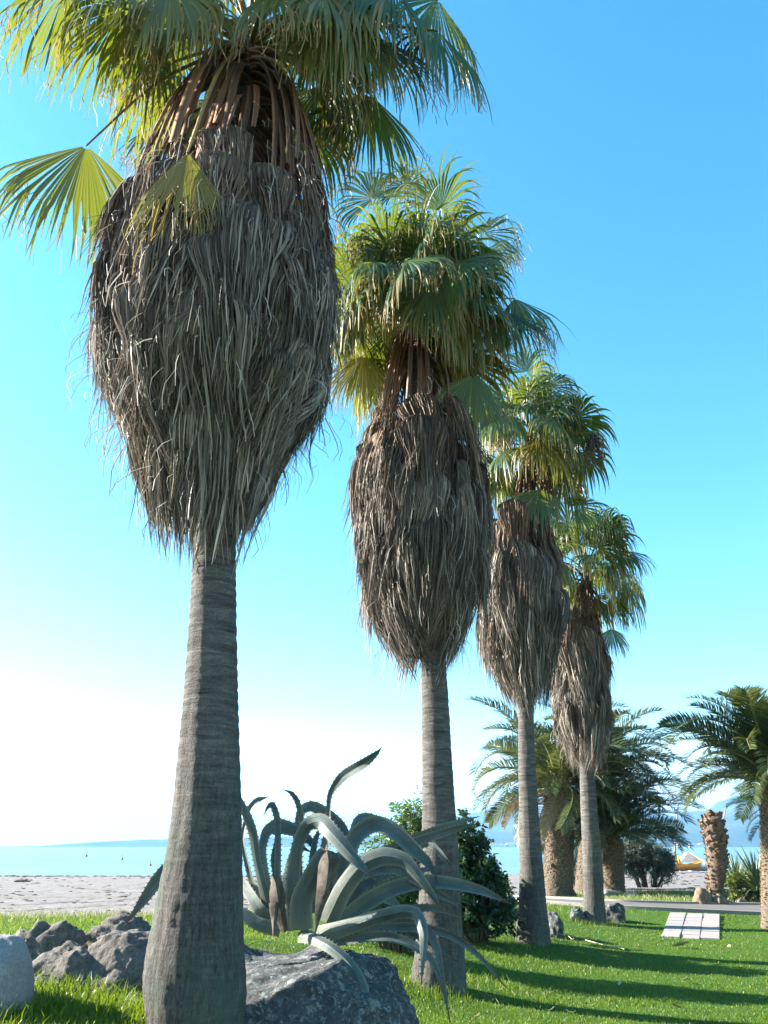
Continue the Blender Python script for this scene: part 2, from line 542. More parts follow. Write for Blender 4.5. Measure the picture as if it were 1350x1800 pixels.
def mat_sea():
    m = M('sea_water')
    w1 = m.noise(0.35, 4, 0.6, m.coord((0.25, 1.0, 1)))
    w2 = m.noise(0.012, 4, 0.6, m.coord((0.2, 1.0, 1)))
    c = m.ramp(w2, [(0.35, (0.055, 0.115, 0.13)), (0.65, (0.12, 0.18, 0.185))])
    return m.done(m.principled(c, 0.28, m.bump(w1, 0.55, 0.6), 0.5))


def mat_hill(name, a, b):
    m = M(name)
    n1 = m.noise(0.004, 8, 0.65, m.coord())
    c = m.ramp(n1, [(0.35, a), (0.65, b)])
    return m.done(m.principled(c, 1.0, None, 0.0))


def mat_asphalt():
    m = M('path_asphalt')
    n1 = m.noise(120, 4, 0.8, m.coord())
    n2 = m.noise(0.8, 5, 0.6, m.coord())
    c = m.ramp(n1, [(0.3, (0.09, 0.083, 0.08)), (0.7, (0.17, 0.16, 0.152))])
    c = m.mix(0.5, c, m.ramp(n2, [(0.35, (0.7, 0.7, 0.7)), (0.65, (1.1, 1.08, 1.05))]), 'MULTIPLY')
    return m.done(m.principled(c, 0.9, m.bump(n1, 0.4, 0.01), 0.2))


# ------------------------------------------------------------------ the ground
PALM_Y = [6.3, 11.0, 16.5, 21.0]
ctrl_px = [(342, 1812, 6.3), (150, 1800, 6.0), (-60, 1790, 6.0), (120, 1722, 7.6), (560, 1830, 6.6), (700, 1800, 8.2),
           (770, 1735, 11), (937, 1660, 16.5), (1045, 1626, 21), (800, 1800, 9.4), (1100, 1800, 10), (1000, 1750, 12),
           (1350, 1800, 10.4), (1350, 1750, 12.6), (1350, 1700, 15.2), (1350, 1645, 19.2), (1350, 1613, 23.4),
           (1165, 1604, 23.4), (1215, 1650, 19.5), (1150, 1700, 14.9), (0, 1612, 16), (250, 1612, 16), (560, 1605, 16.5),
           (0, 1640, 12.5), (250, 1640, 12.5), (450, 1645, 11.5),
           (1080, 1586, 26.5), (1350, 1590, 26.5), (1080, 1567, 33.5), (980, 1582, 33.0), (880, 1595, 20.5), (1200, 1571, 32), (1200, 1551, 48),
           (1255, 1586, 27), (1200, 1531, 84), (1340, 1632, 20.5)]
ctrl = [P(*c) for c in ctrl_px]
ctrl += [np.array(c, float) for c in [(-15, 0, .5), (0, -2, 0), (15, 0, -.3), (-22, 16, .45), (-30, 32, 0), (30, 20, -.15), (30, 36, -.2),
                                      (-60, 62, -.75), (0, 66, -.8), (60, 66, -.7), (-140, 116, -2.05), (-50, 116, -2.05), (0, 116, -2.05), (50, 116, -2.05),
                                      (140, 116, -2.05), (-140, 150, -3), (0, 150, -3), (140, 150, -3), (0, 4, .15), (-6, 4, .5), (6, 4, -.2)]]
ctrl = np.array(ctrl)
_d = np.linalg.norm(ctrl[:, None, :2] - ctrl[None, :, :2], axis=-1)
_A = np.zeros((len(ctrl) + 3, len(ctrl) + 3))
_A[:len(ctrl), :len(ctrl)] = _d - np.eye(len(ctrl)) * 0.35
_A[:len(ctrl), len(ctrl)] = 1; _A[:len(ctrl), len(ctrl) + 1:] = ctrl[:, :2]
_A[len(ctrl):, :len(ctrl)] = _A[:len(ctrl), len(ctrl):].T
_W = np.linalg.solve(_A, np.concatenate([ctrl[:, 2], [0, 0, 0]]))


def gz(x, y):
    x, y = np.asarray(x, float), np.asarray(y, float)
    sh = x.shape
    q = np.stack([x.ravel(), y.ravel()], 1)
    out = np.empty(len(q))
    for i in range(0, len(q), 40000):
        d = np.linalg.norm(q[i:i + 40000, None] - ctrl[None, :, :2], axis=-1)
        out[i:i + 40000] = d @ _W[:-3] + _W[-3] + q[i:i + 40000] @ _W[-2:]
    return out.reshape(sh)


def vnoise(x, y, s, seed=0):
    """cheap smooth value noise from sines"""
    r = np.random.default_rng(seed)
    o = 0
    for k in range(6):
        a, f, p = r.uniform(0, 6.28), s * r.uniform(0.6, 2.2), r.uniform(0, 6.28)
        o = o + np.sin((x * np.cos(a) + y * np.sin(a)) * f + p)
    return o / 6


def on_ground(px, py, y0=4, y1=130):
    """where the view ray through a photo pixel meets the ground"""
    ys = np.geomspace(y0, y1, 900)
    r = ray(px, py)
    pts = r[None] * (ys / r[1])[:, None]
    z = pts[:, 2] + EYE
    below = np.where(z < gz(pts[:, 0], ys))[0]
    i = below[0] if len(below) else -1
    p = pts[i]
    return np.array([p[0], ys[i], float(gz(p[0], ys[i]))])


def lawn_mask(x, y):
    """> 0 on the lawn, < 0 on the sand; metres from its edge"""
    back = np.interp(x, [-40, -8, -2, 1.5, 3, 5, 40], [15.5, 15.8, 17.5, 22, 27, 35, 38])
    return back - y + 0.7 * vnoise(x, y, 1.3, 3) + 0.35 * vnoise(x, y, 4, 4)


def sheet(xs, ys, zf):
    X, Y = np.meshgrid(xs, ys)
    return np.stack([X, Y, zf(X, Y)], -1)


mb = MB()
ysn = np.concatenate([np.linspace(-6, 12, 40), np.linspace(12.3, 40, 120), np.geomspace(40.4, 170, 110)])
xsn = np.concatenate([-np.geomspace(160, 16, 45), np.linspace(-15.6, 18, 140), np.geomspace(18.5, 160, 45)])


def sandz(x, y):
    return gz(x, y) - 0.05 + 0.035 * vnoise(x, y, 2.4, 11) * np.clip((y - 12) / 6, 0, 1) + 0.02 * vnoise(x, y, 7, 12)


mb.grid(sheet(xsn, ysn, sandz))
ground_obj('sand_beach', mb, mat_sand())


def lawnz(x, y):
    m = lawn_mask(x, y)
    return gz(x, y) + 0.012 * vnoise(x, y, 3.0, 5) - 0.28 * np.clip(0.5 - m / 1.2, 0, 1) ** 1.5


mb = MB()
mb.grid(sheet(np.linspace(-18, 22, 240), np.concatenate([np.linspace(-4, 14, 130), np.linspace(14.15, 40, 150)]), lawnz))
ground_obj('lawn', mb, mat_lawn())

# sea out to the horizon
mb = MB()
mb.grid(sheet(np.linspace(-16000, 16000, 30), np.geomspace(108, 16000, 40), lambda x, y: x * 0 - 2.15))
ground_obj('sea', mb, mat_sea())


# mountains across the bay: (photo x, pixels above the horizon)
def ridge(name, prof, Y, thick, mat, seed):
    px = np.array([p[0] for p in prof], float); hh = np.array([p[1] for p in prof], float)
    xs = np.linspace(px[0], px[-1], 260)
    h = np.interp(xs, px, hh)
    X = (xs - 675) / FPX * Y / CT
    rows = []
    for k, f in enumerate(np.linspace(0, 1, 26)):
        yy = Y - thick * 0.5 + thick * f
        prof_f = np.sin(np.pi * min(f * 1.0, 1.0)) ** 0.8
        n = np.array([mnoise.fractal(Vector((x / 420.0, yy / 420.0, seed)), 0.9, 2.1, 6) for x in X])
        z = (h / FPX * Y / CT ** 0 * prof_f) * (1 + 0.22 * n) + n * 5 * prof_f
        rows.append(np.stack([X, np.full_like(X, yy), np.maximum(z, 0) - 4.0 + 2.0 * (h > 0)], -1))
    m_ = MB()
    m_.grid(np.array(rows))
    ground_obj(name, m_, mat)


hillmat = mat_hill('hill_forest', (0.035, 0.06, 0.05), (0.09, 0.11, 0.085))
ridge('mountains', [(560, 0), (700, 22), (800, 44), (868, 58), (915, 44), (1000, 50), (1100, 50), (1180, 60), (1240, 78), (1300, 66), (1400, 84), (1600, 110), (2100, 60), (2500, 0)], 5600, 1300, hillmat, 2.3)
ridge('hills', [(150, 0), (230, 5), (300, 9), (420, 12), (600, 14), (760, 17), (870, 24), (960, 30), (1060, 36), (1150, 42), (1230, 56), (1300, 64), (1380, 78), (1600, 70), (2200, 30), (2600, 0)], 3900, 900, hillmat, 7.1)

# asphalt path with a kerb on each side, bending away behind the palms
pc = np.array([(22, 24.0), (14, 24.7), (10, 24.9), (7.4, 25.1), (6.0, 25.8), (4.9, 27.6), (4.2, 31), (3.4, 36), (2.2, 42)], float)
cl = spline(pc, 90)
tn = unit(np.gradient(cl, axis=0))
nr = np.stack([-tn[:, 1], tn[:, 0]], 1)
mb = MB()
G = []
for wv in np.linspace(-1.05, 1.05, 7):
    q = cl + nr * wv
    G.append(np.stack([q[:, 0], q[:, 1], gz(q[:, 0], q[:, 1]) + 0.035], 1))
mb.grid(np.array(G))
ground_obj('path', mb, mat_asphalt())
for side in (-1, 1):
    mb = MB()
    G = []
    for wv, dz in ((1.05, 0.0), (1.055, 0.09), (1.17, 0.09), (1.175, -0.1)):
        q = cl + nr * wv * side
        G.append(np.stack([q[:, 0], q[:, 1], gz(q[:, 0], q[:, 1]) + dz], 1))
    mb.grid(np.array(G))
    ground_obj('kerb', mb, MT['kerb'], False)

# paved strip from the lawn to the path: three columns of square pavers
pav = bpy.data.objects.new('paved_walk', None)
COL.objects.link(pav)
pav['kind'] = 'structure'
near = [on_ground(1161, 1647, 15, 30), on_ground(1266, 1652, 15, 30)]
far = [on_ground(1178, 1606, 17, 30), on_ground(1266, 1610, 17, 30)]
mbp = MB()
h = 0.5
mbp.add([(-h, -h, 0), (h, -h, 0), (h, h, 0), (-h, h, 0), (-h, -h, .04), (h, -h, .04), (h, h, .04), (-h, h, .04),
         (-h * .94, -h * .94, .05), (h * .94, -h * .94, .05), (h * .94, h * .94, .05), (-h * .94, h * .94, .05)],
        quads=[(0, 1, 5, 4), (1, 2, 6, 5), (2, 3, 7, 6), (3, 0, 4, 7), (4, 5, 9, 8), (5, 6, 10, 9), (6, 7, 11, 10), (7, 4, 8, 11), (8, 9, 10, 11)])
pmesh = mbp.mesh('paver', MT['paver'], False)
a0, a1, b0, b1 = near[0], near[1], far[0], far[1]
wd = (np.linalg.norm(a1[:2] - a0[:2]))
NR = 8
for c in range(3):
    for r in range(NR):
        u, v = (c + .5) / 3, (r + .5) / NR
        p = (a0 * (1 - u) + a1 * u) * (1 - v) + (b0 * (1 - u) + b1 * u) * v
        lw = np.linalg.norm((a1 - a0) * (1 - v) + (b1 - b0) * v) / 3
        lr = np.linalg.norm((b0 + b1 - a0 - a1) / 2) / NR
        o = link('paver', pmesh, pav, (p[0], p[1], gz(p[0], p[1]) - 0.012 + rng.uniform(0, .008)))
        o.scale = (lw - .024, lr - .06, 1)
        dv = (b0 + b1 - a0 - a1)
        o.rotation_euler = (math.atan2(dv[2], np.linalg.norm(dv[:2])), rng.normal(0, .006), math.atan2(dv[1], dv[0]) - math.pi / 2 + rng.normal(0, .004))


# ------------------------------------------------------------------ fan palms
def fan_blade(mb, hub, d, n, L, nseg, spread, droop, fold, r_, split=0.5, leafmat=0, threadmat=1, threads=14, limp=0.0):
    """pleated fan leaf: segments joined to `split`, then free and hanging"""
    d, n = unit(d), unit(n)
    s = unit(np.cross(d, n))
    n = np.cross(s, d)
    phi = np.linspace(-spread, spread, nseg)
    dphi = phi[1] - phi[0]
    E = np.cos(phi)[:, None] * d + np.sin(phi)[:, None] * s - fold * np.abs(np.sin(phi))[:, None] * n
    E = unit(E)
    perp = unit(-np.sin(phi)[:, None] * d + np.cos(phi)[:, None] * s)
    Ls = L * (0.66 + 0.34 * np.cos(phi * 0.75)) * r_.uniform(0.88, 1.1, nseg)
    T = np.array([0.03, 0.2, 0.36, split, 0.6, 0.7, 0.8, 0.9, 1.0])
    nr_ = len(T)
    pos = np.zeros((nseg, nr_, 3))
    cur = E.copy()
    pos[:, 0] = hub + E * (Ls * T[0])[:, None]
    g = np.array([0, 0, -1.0])
    Ls = np.where(r_.random(nseg) < .07, Ls * r_.uniform(.6, .8, nseg), Ls)
    drys = r_.random(nseg) < .09
    dr = droop * r_.uniform(0.5, 1.6, nseg)
    dr = np.where(r_.random(nseg) < .08, dr * 2.2, dr)
    side = np.zeros((nseg, nr_, 3)); side[:, 0] = perp
    nn = np.zeros((nseg, nr_, 3)); nn[:, 0] = np.cross(perp, E)
    tw = r_.normal(0, 0.5, nseg)
    for k in range(1, nr_):
        st = T[k] - T[k - 1]
        kk = (0.9 if T[k] <= split + .01 else 9.0 + 9 * (T[k] - split)) * dr
        kk = kk * (1 + limp * (T[k] > split))
        cur = unit(cur + g[None] * (kk * st)[:, None] + (r_.normal(0, 0.05, (nseg, 3)) if T[k] > split else 0))
        pos[:, k] = pos[:, k - 1] + cur * (Ls * st)[:, None]
        sd_ = perp - np.sum(perp * cur, -1, keepdims=True) * cur
        sd_ = unit(sd_)
        up_ = np.cross(sd_, cur)
        an = tw * max(0, T[k] - split) * 2
        side[:, k] = np.cos(an)[:, None] * sd_ + np.sin(an)[:, None] * up_
        nn[:, k] = np.cross(side[:, k], cur)
    wsp = Ls * split * math.tan(dphi / 2)
    W = np.where(T[None] <= split + 1e-6, (Ls[:, None] * T[None]) * math.tan(dphi / 2) * 1.0,
                 wsp[:, None] * (1 - ((T[None] - split) / (1 - split)) ** 1.2) * 0.9 + 0.0015)
    lift = W * 0.55
    lift = np.where(T[None] <= split, lift, lift * 0.7)
    Lf = pos - side * W[..., None]
    Rt = pos + side * W[..., None]
    Mi = pos + nn * lift[..., None]
    G = np.stack([Lf, Mi, Rt], 2)             # seg,row,3,3
    base = np.arange(nseg)[:, None, None] * (nr_ * 3) + np.arange(nr_ - 1)[None, :, None] * 3 + np.arange(2)[None, None, :]
    q = np.stack([base, base + 1, base + 4, base + 3], -1).reshape(-1, 4)
    rn = np.clip(r_.normal(0.5, 0.2, nseg), 0, 1)
    mb.add(G.reshape(-1, 3), quads=q, mat=leafmat, rnd=np.repeat(rn, nr_ * 3), t=np.maximum(np.tile(np.repeat(T, 3), nseg), np.repeat(drys, nr_ * 3) * np.tile(np.repeat(np.where(T >= split, .93, .8), 3), nseg)))
    # hanging fibres
    for _ in range(threads):
        i = r_.integers(0, nseg)
        k = r_.integers(3, nr_ - 2)
        p0 = pos[i, k]
        ln = r_.uniform(0.15, 0.55)
        o = r_.normal(0, 0.05, (4, 3)); o[0] = 0
        pts = p0 + np.cumsum(o, 0) * 0.6 + np.array([0, 0, -1.0]) * np.linspace(0, ln, 4)[:, None]
        wv = np.array([r_.normal(), r_.normal(), 0]); wv = unit(wv) * 0.0042
        G2 = np.stack([pts - wv, pts + wv], 1)
        mb.grid(G2, threadmat, r_.uniform(), 0.5)
    return pos


def stalk_mesh(a, hub, d0, d1, w0, w1, rn):
    """flat leaf stalk from a to hub, leaving along d0 and arriving along d1"""
    ln = np.linalg.norm(hub - a)
    t = np.linspace(0, 1, 9)[:, None]
    p0, p1, p2, p3 = a, a + d0 * ln * 0.4, hub - d1 * ln * 0.35, hub
    pts = (1 - t) ** 3 * p0 + 3 * (1 - t) ** 2 * t * p1 + 3 * (1 - t) * t ** 2 * p2 + t ** 3 * p3
    m_ = MB()
    tube(m_, pts, np.linspace(w0, w1, 9), 6, 0, rn, 0.4)
    return m_


# shared dead frond meshes, local frame: hub at origin, outward +X, hanging along -Z
def dead_variant(seed):
    r_ = np.random.default_rng(seed)
    m_ = MB()
    nseg = 100
    phi = np.linspace(-1.45, 1.45, nseg) + r_.normal(0, .006, nseg)
    T = np.array([0, .06, .13, .21, .30, .42, .56, .72, .87, 1.0])
    rows = len(T)
    L = r_.uniform(0.66, 1.10, nseg) * (0.80 + 0.24 * np.cos(phi))
    split = r_.uniform(.14, .30, nseg)
    bul = 0.13 + 0.03 * np.cos(phi * 3 + r_.uniform(0, 6))
    lay = r_.uniform(-0.06, 0.06, nseg)
    flare = np.where(r_.random(nseg) < 0.08, r_.uniform(0.04, 0.16, nseg), 0)
    wid = r_.uniform(.30, .36)
    kink = np.cumsum(r_.normal(0, 0.0042, (nseg, rows, 2)), 1)
    crv = r_.normal(0, .012, nseg)
    X = np.empty((nseg, rows)); Y_ = np.empty((nseg, rows)); Z = np.empty((nseg, rows))
    free = np.clip((T[None] - split[:, None]) / .5, 0, 1)
    for i in range(nseg):
        X[i] = bul[i] * np.sin(np.minimum(T * 3.2, np.pi * .62)) + 0.016 * (i % 2) * np.minimum(T / .2, 1) + lay[i] * free[i] + flare[i] * T ** 2 - .06 * abs(math.sin(phi[i])) ** 2
        Y_[i] = wid * np.sin(phi[i]) * (1 - np.exp(-T * 7)) * (1 - .42 * free[i]) + crv[i] * T ** 2
        Z[i] = -L[i] * T + .10 * np.cos(phi[i]) * np.sin(np.minimum(T * 7, np.pi)) * .8 - .05 * (1 - np.cos(phi[i])) * np.minimum(T * 8, 1)
    X += kink[..., 0] * free; Y_ += kink[..., 1] * free
    Pm = np.stack([X, Y_, Z], -1)
    edge = np.empty((nseg + 1, rows, 3))
    edge[1:-1] = (Pm[1:] + Pm[:-1]) / 2; edge[0] = Pm[0]; edge[-1] = Pm[-1]
    rn = np.clip(r_.beta(2.0, 2.4, nseg), 0, 1)
    for i in range(nseg):
        ang = np.pi / 2 + r_.normal(0, .7)
        tw = np.cumsum(r_.normal(0, 0.15, rows)) * free[i]
        ws = np.stack([np.cos(ang + tw), np.sin(ang + tw), np.zeros(rows)], 1)
        wd_ = (0.0062 if r_.random() < .86 else .012) * r_.uniform(.6, 1.1) * np.interp(T, [0, .3, .7, 1], [1, 1, .8, .08])
        f = np.clip((T - split[i]) / .07, 0, 1)[:, None]
        A = edge[i] * (1 - f) + (Pm[i] - ws * wd_[:, None]) * f
        B_ = edge[i + 1] * (1 - f) + (Pm[i] + ws * wd_[:, None]) * f
        nv = np.stack([-ws[:, 1], ws[:, 0], np.zeros(rows)], 1)
        C_ = Pm[i] + nv * (wd_ * .6)[:, None] * f
        G = np.stack([A, C_, B_], 1)
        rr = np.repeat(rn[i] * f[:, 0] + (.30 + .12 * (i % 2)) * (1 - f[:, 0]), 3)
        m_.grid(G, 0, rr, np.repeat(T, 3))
    return m_.mesh('dead_frond', MT['dead'])


DEAD = [dead_variant(100 + i) for i in range(9)]


def dead_stalk_variant(seed):
    """dry strap stalk: local frame, from origin curving outward (+X) and down, length 1"""
    r_ = np.random.default_rng(seed)
    m_ = MB()
    t = np.linspace(0, 1, 9)
    x = 0.30 * np.sin(t * 1.5) + 0.03 * r_.normal() * t
    y = 0.05 * r_.normal() * t ** 2
    z = 0.10 * np.sin(np.minimum(t * 4, np.pi)) - t ** 1.25 * 0.97
    pts = np.stack([x, y + 0 * t, z], 1)
    wd_ = np.interp(t, [0, 0.1, 0.5, 1], [0.045, 0.034, 0.020, 0.013])
    T = unit(np.gradient(pts, axis=0))
    side = np.array([[0.12 * r_.normal(), 1.0, 0]] * 9)
    nv = np.cross(side, T)
    prof = [(-1, 0.0), (-0.75, 0.16), (0, 0.30), (0.75, 0.16), (1, 0), (0, -0.22)]
    G = np.stack([pts + side * (a * wd_)[:, None] + nv * (b * wd_)[:, None] for a, b in prof], 1)
    rn = np.tile(np.array([0.95, 0.6, 0.45, 0.6, 0.95, 0.3]), 9)
    m_.grid(G, 0, rn, np.repeat(t, 6), wrap=True)
    return m_.mesh('dead_leaf_stalk', MT['deadstalk'])


DSTALK = [dead_stalk_variant(300 + i) for i in range(6)]


def fan_palm(idx, label, Y, trunk_px, skirt_px, cx_skirt, apex_px, n_dead, n_stalk, n_live, explicit, tmat, seed):
    r_ = np.random.default_rng(seed)
    # trunk line from (photo y, left edge, right edge)
    cen = np.array([P((a + b) / 2, y, Y) for y, a, b in trunk_px])
    rad = np.array([(b - a) / 2 / FPX * depth((a + b) / 2, y, Y) for y, a, b in trunk_px])
    base = cen[0].copy()
    root = thing('fan_palm', base, label, 'palm tree', 'shaggy fan palms in a row along the lawn')
    apex = P(apex_px[0], apex_px[1], Y)
    zs = cen[:, 2]
    zfull = np.append(zs, apex[2])
    cxy = np.vstack([cen[:, :2], apex[:2]])
    rfull = np.append(rad, rad[-1] * 0.62)
    nrow = 340 if idx == 0 else 200
    zz = np.linspace(zs[0] - 0.25, apex[2], nrow)
    nc = 72 if idx == 0 else 48
    th = np.linspace(0, 2 * np.pi, nc, endpoint=False)
    # smooth radius
    rr = np.interp(zz, zfull, rfull)
    ker = np.hanning(21); ker /= ker.sum()
    rr = np.convolve(np.pad(rr, 10, 'edge'), ker, 'valid')
    X = np.convolve(np.pad(np.interp(zz, zfull, cxy[:, 0]), 10, 'edge'), ker, 'valid')
    Yc = np.interp(zz, zfull, cxy[:, 1])
    ringamp = np.interp(zz - base[2], [0, 1.2, 2.2, 4], [0.004, 0.006, 0.010, 0.012])
    ring = np.sign(np.sin(zz * 60 + 2 * np.sin(zz * 7))) * 0.5 + np.sin(zz * 60 + 2 * np.sin(zz * 7))
    Zg, Tg = np.meshgrid(zz, th, indexing='ij')
    pts = np.stack([np.cos(Tg) * 1.2, np.sin(Tg) * 1.2, Zg * 1.2], -1).reshape(-1, 3)
    nz = np.array([mnoise.fractal(Vector((p[0] * 2.2, p[1] * 2.2, p[2] * 1.1 + seed)), 0.8, 2.0, 4) for p in pts]).reshape(Zg.shape)
    wob = np.sin(Tg * 2 + zz[:, None] * 3) * 0.6 + nz * 1.5
    ph = zz[:, None] * 62 + 2 * np.sin(zz[:, None] * 7) + wob
    rg = np.abs(np.sin(ph / 2)) ** 0.6
    Rg = rr[:, None] * (1 + np.interp(zz - base[2], [0, 1.0, 2.0], [.075, .05, .03])[:, None] * nz) + ringamp[:, None] * (rg - 0.6)
    G = np.stack([X[:, None] + Rg * np.cos(Tg), Yc[:, None] + Rg * np.sin(Tg), Zg], -1)
    m_ = MB()
    m_.grid(G - base, 0, 0.5, 0, wrap=True)
    tr = link('trunk', m_.mesh('trunk', tmat), root, (0, 0, 0))
    # skirt of dead fronds
    sk = np.array([(P(cx_skirt, y, Y - .7 * hw / FPX * depth(cx_skirt, y, Y))[2], hw / FPX * depth(cx_skirt, y, Y)) for y, hw in skirt_px])
    sk = sk[np.argsort(sk[:, 0])]
    z0, z1 = sk[0, 0], sk[-1, 0]
    Rf = lambda z: np.interp(z, sk[:, 0], sk[:, 1])
    cxf = lambda z: np.array([np.interp(z, zfull, cxy[:, 0]), np.interp(z, zfull, cxy[:, 1])])
    scx = P(cx_skirt, (skirt_px[0][0] + skirt_px[-1][0]) / 2, Y)[0]
    # core
    m_ = MB()
    zc = np.linspace(z0 + 0.25, z1 + 0.1, 40)
    th2 = np.linspace(0, 2 * np.pi, 40, endpoint=False)
    rc = np.maximum(Rf(zc) * 0.55, np.interp(zc, zfull, rfull) * 1.05) * np.interp(zc, [z0 + .25, z0 + .8, z1 - .5, z1 + .1], [0.7, 1, 1, 0.6])
    G = np.stack([scx + rc[:, None] * np.cos(th2) * (1 + 0.08 * r_.normal(size=(40, 40))), Y + rc[:, None] * np.sin(th2) * (1 + 0.08 * r_.normal(size=(40, 40))), np.repeat(zc[:, None], 40, 1)], -1)
    m_.grid(G - base, 0, 0.3, 0, wrap=True)
    link('thatch', m_.mesh('thatch', MT['core']), root, (0, 0, 0))
    shrink = (0.90, 0.93, 0.95, 0.93)[idx]
    Lb = (z1 - z0) * 0.30
    Lb = max(0.95, min(1.35, Lb))
    for i in range(n_dead):
        u = (i + r_.uniform()) / n_dead
        zh = z1 - (z1 - z0 - Lb * 0.93) * u ** 0.9 + r_.normal(0, 0.05 + .16 * (u < .2)) + (.38 * r_.random() if i % 9 == 0 and u < .35 else 0)
        a = i * 2.39996 + r_.normal(0, 0.25)
        L = Lb * r_.uniform(0.70, 1.12)
        rb = Rf(zh - L * 0.98)
        rt = Rf(zh - L * .25)
        lay = r_.choice([r_.uniform(.62, .85), r_.uniform(.85, 1.0), r_.uniform(.97, 1.07)])
        rt_, rb_ = (rt * shrink - 0.14) * lay, (rb * shrink - 0.22) * lay
        rt_ = max(rt_, 0.2); rb_ = max(rb_, 0.12)
        tilt = math.atan2(rb_ - rt_ , L) * 1.05
        if r_.random() < .07:
            tilt += r_.uniform(.10, .24)
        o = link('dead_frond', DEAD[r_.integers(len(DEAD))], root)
        o.location = (scx + rt_ * math.cos(a) - base[0], Y + rt_ * math.sin(a) - base[1], zh - base[2])
        o.rotation_euler = (Matrix.Rotation(a, 3, 'Z') @ Matrix.Rotation(-tilt, 3, 'Y') @ Matrix.Rotation(r_.normal(0, 0.13), 3, 'X') @ Matrix.Rotation(r_.normal(0, .25), 3, 'Z')).to_euler()
        o.scale = (L * r_.uniform(0.8, 1.2), L * r_.uniform(0.85, 1.25), L)
        f = np.clip((u - 0.0) / 0.35, 0, 1) + r_.normal(0, 0.12)
        f = float(np.clip(f, 0, 1))
        br = r_.uniform(0.55, 1.25)
        o.color = tuple(br * (np.array([0.72, 0.50, 0.34]) * (1 - f) + np.array([0.97, 0.945, 0.92]) * f)) + (1,)
    # dry stalks between crown and skirt
    zt = apex[2]
    hs = zt - z1
    for i in range(n_stalk):
        a = i * 2.39996 * 1.7 + r_.normal(0, 0.2)
        top = apex[2] - hs * r_.uniform(0.12, 0.62)
        zb = z1 + r_.uniform(-0.35, 0.12)
        ln = top - zb
        if ln < 0.3: ln = 0.3
        o = link('dead_leaf_stalk', DSTALK[r_.integers(len(DSTALK))], root)
        c = cxf(top)
        r0 = np.interp(top, zfull, rfull) * 0.7
        o.location = (c[0] + r0 * math.cos(a) - base[0], c[1] + r0 * math.sin(a) - base[1], top - base[2])
        want = max(0.1, (Rf(zb - .2) - 0.15) * r_.uniform(.75, 1.0) - r0)
        o.rotation_euler = (0, 0, a)
        o.scale = (want / 0.30, ln * r_.uniform(0.9, 1.3), ln)
        br = r_.uniform(0.75, 1.25)
        o.color = (br, br * r_.uniform(0.88, 1.02), br * r_.uniform(0.8, 1), 1)
    # live fronds
    fr = []
    for e in explicit:
        hub = P(*e['hub'])
        d = unit(P(*e['to']) - hub)
        fr.append((hub, d, e.get('roll', 0.0), e.get('L', 1.15), e.get('age', 0.0), e.get('droop', 0.35), e.get('spread', 1.9), e.get('n')))
    for i in range(n_live):
        u = (i + 0.5) / n_live
        a = i * 2.39996 + seed
        e_ = 1.35 - 1.8 * u ** 1.05 + r_.normal(0, 0.17)
        a += r_.normal(0, .25)
        lp = r_.uniform(0.75, 1.3) * (0.85 + 0.3 * u ** 0.5)
        dirv = np.array([math.cos(a) * math.cos(e_), math.sin(a) * math.cos(e_), math.sin(e_)])
        hub = apex + dirv * lp + np.array([0, 0, -0.16 * u])
        d = unit(dirv + np.array([0, 0, -0.45 - 0.6 * u]) * (0.4 + u))
        fr.append((hub, d, r_.normal(0, 0.6), r_.uniform(1.08, 1.36), float(np.clip((u - 0.70) * 2.3 + r_.normal(0, 0.12), 0, 0.9)), r_.uniform(0.35, 0.75), r_.uniform(1.6, 2.1), None))
    for hub, d, roll, L, age, droop, spread, nh in fr:
        s = np.cross(d, [0, 0, 1.0])
        if np.linalg.norm(s) < 0.15:
            s = np.array([-(hub - apex)[1], (hub - apex)[0], 0]) + 1e-3
        s = unit(s)
        n = unit(np.cross(s, d))
        if nh is not None:
            n = unit(np.asarray(nh, float)); n = unit(n - d * np.dot(n, d))
            s = np.cross(d, n)
        n = math.cos(roll) * n + math.sin(roll) * s
        m_ = MB()
        fan_blade(m_, np.zeros(3), d, n, L, 46 if idx < 2 else 38, spread, droop, 0.25 + 0.2 * r_.random(), r_, 0.47 + .08 * r_.random(), 0, 1, 46 if idx < 2 else 20)
        fo = link('frond', m_.mesh('frond', [MT['fan'], MT['thread']]), root, Vector(hub - base))
        fo.color = (age, 0, 0, 1)
        a0_ = apex + unit(hub - apex) * 0.10 + np.array([0, 0, -0.25 * (hub[2] < apex[2])])
        out = unit(hub - a0_)
        d0 = unit(out + np.array([0, 0, 0.45]))
        sm = stalk_mesh(a0_ - hub, np.zeros(3), d0, unit(d * 0.5 + out), 0.034, 0.016, float(np.clip(0.2 + age + r_.normal(0, .15), 0, 1)))
        so = sub('leaf_stalk', sm.mesh('leaf_stalk', MT['stalk']), fo)
    # loose fibres sticking out of the skirt and crown
    m_ = MB()
    for i in range(1100 if idx == 0 else 600):
        zq = r_.uniform(z0 + .3, z1 + 0.5)
        a = r_.uniform(0, 6.283)
        rq = (Rf(min(zq, z1)) - .08) * r_.uniform(.85, 1.05)
        p0 = np.array([scx + rq * math.cos(a), Y + rq * math.sin(a), zq])
        ln = r_.uniform(0.15, 0.5)
        out = np.array([math.cos(a), math.sin(a), 0])
        t = np.linspace(0, 1, 5)[:, None]
        pts_ = p0 + out * r_.uniform(0, .22) * np.sin(t * 2.2) + np.array([0, 0, -ln]) * t + np.cumsum(r_.normal(0, .012, (5, 3)), 0)
        wv = unit(np.array([r_.normal(), r_.normal(), 0])) * r_.uniform(.002, .006)
        m_.grid(np.stack([pts_ - wv, pts_ + wv * (1 - t)], 1) - base, 0, r_.uniform(0.3, 1), 0.5)
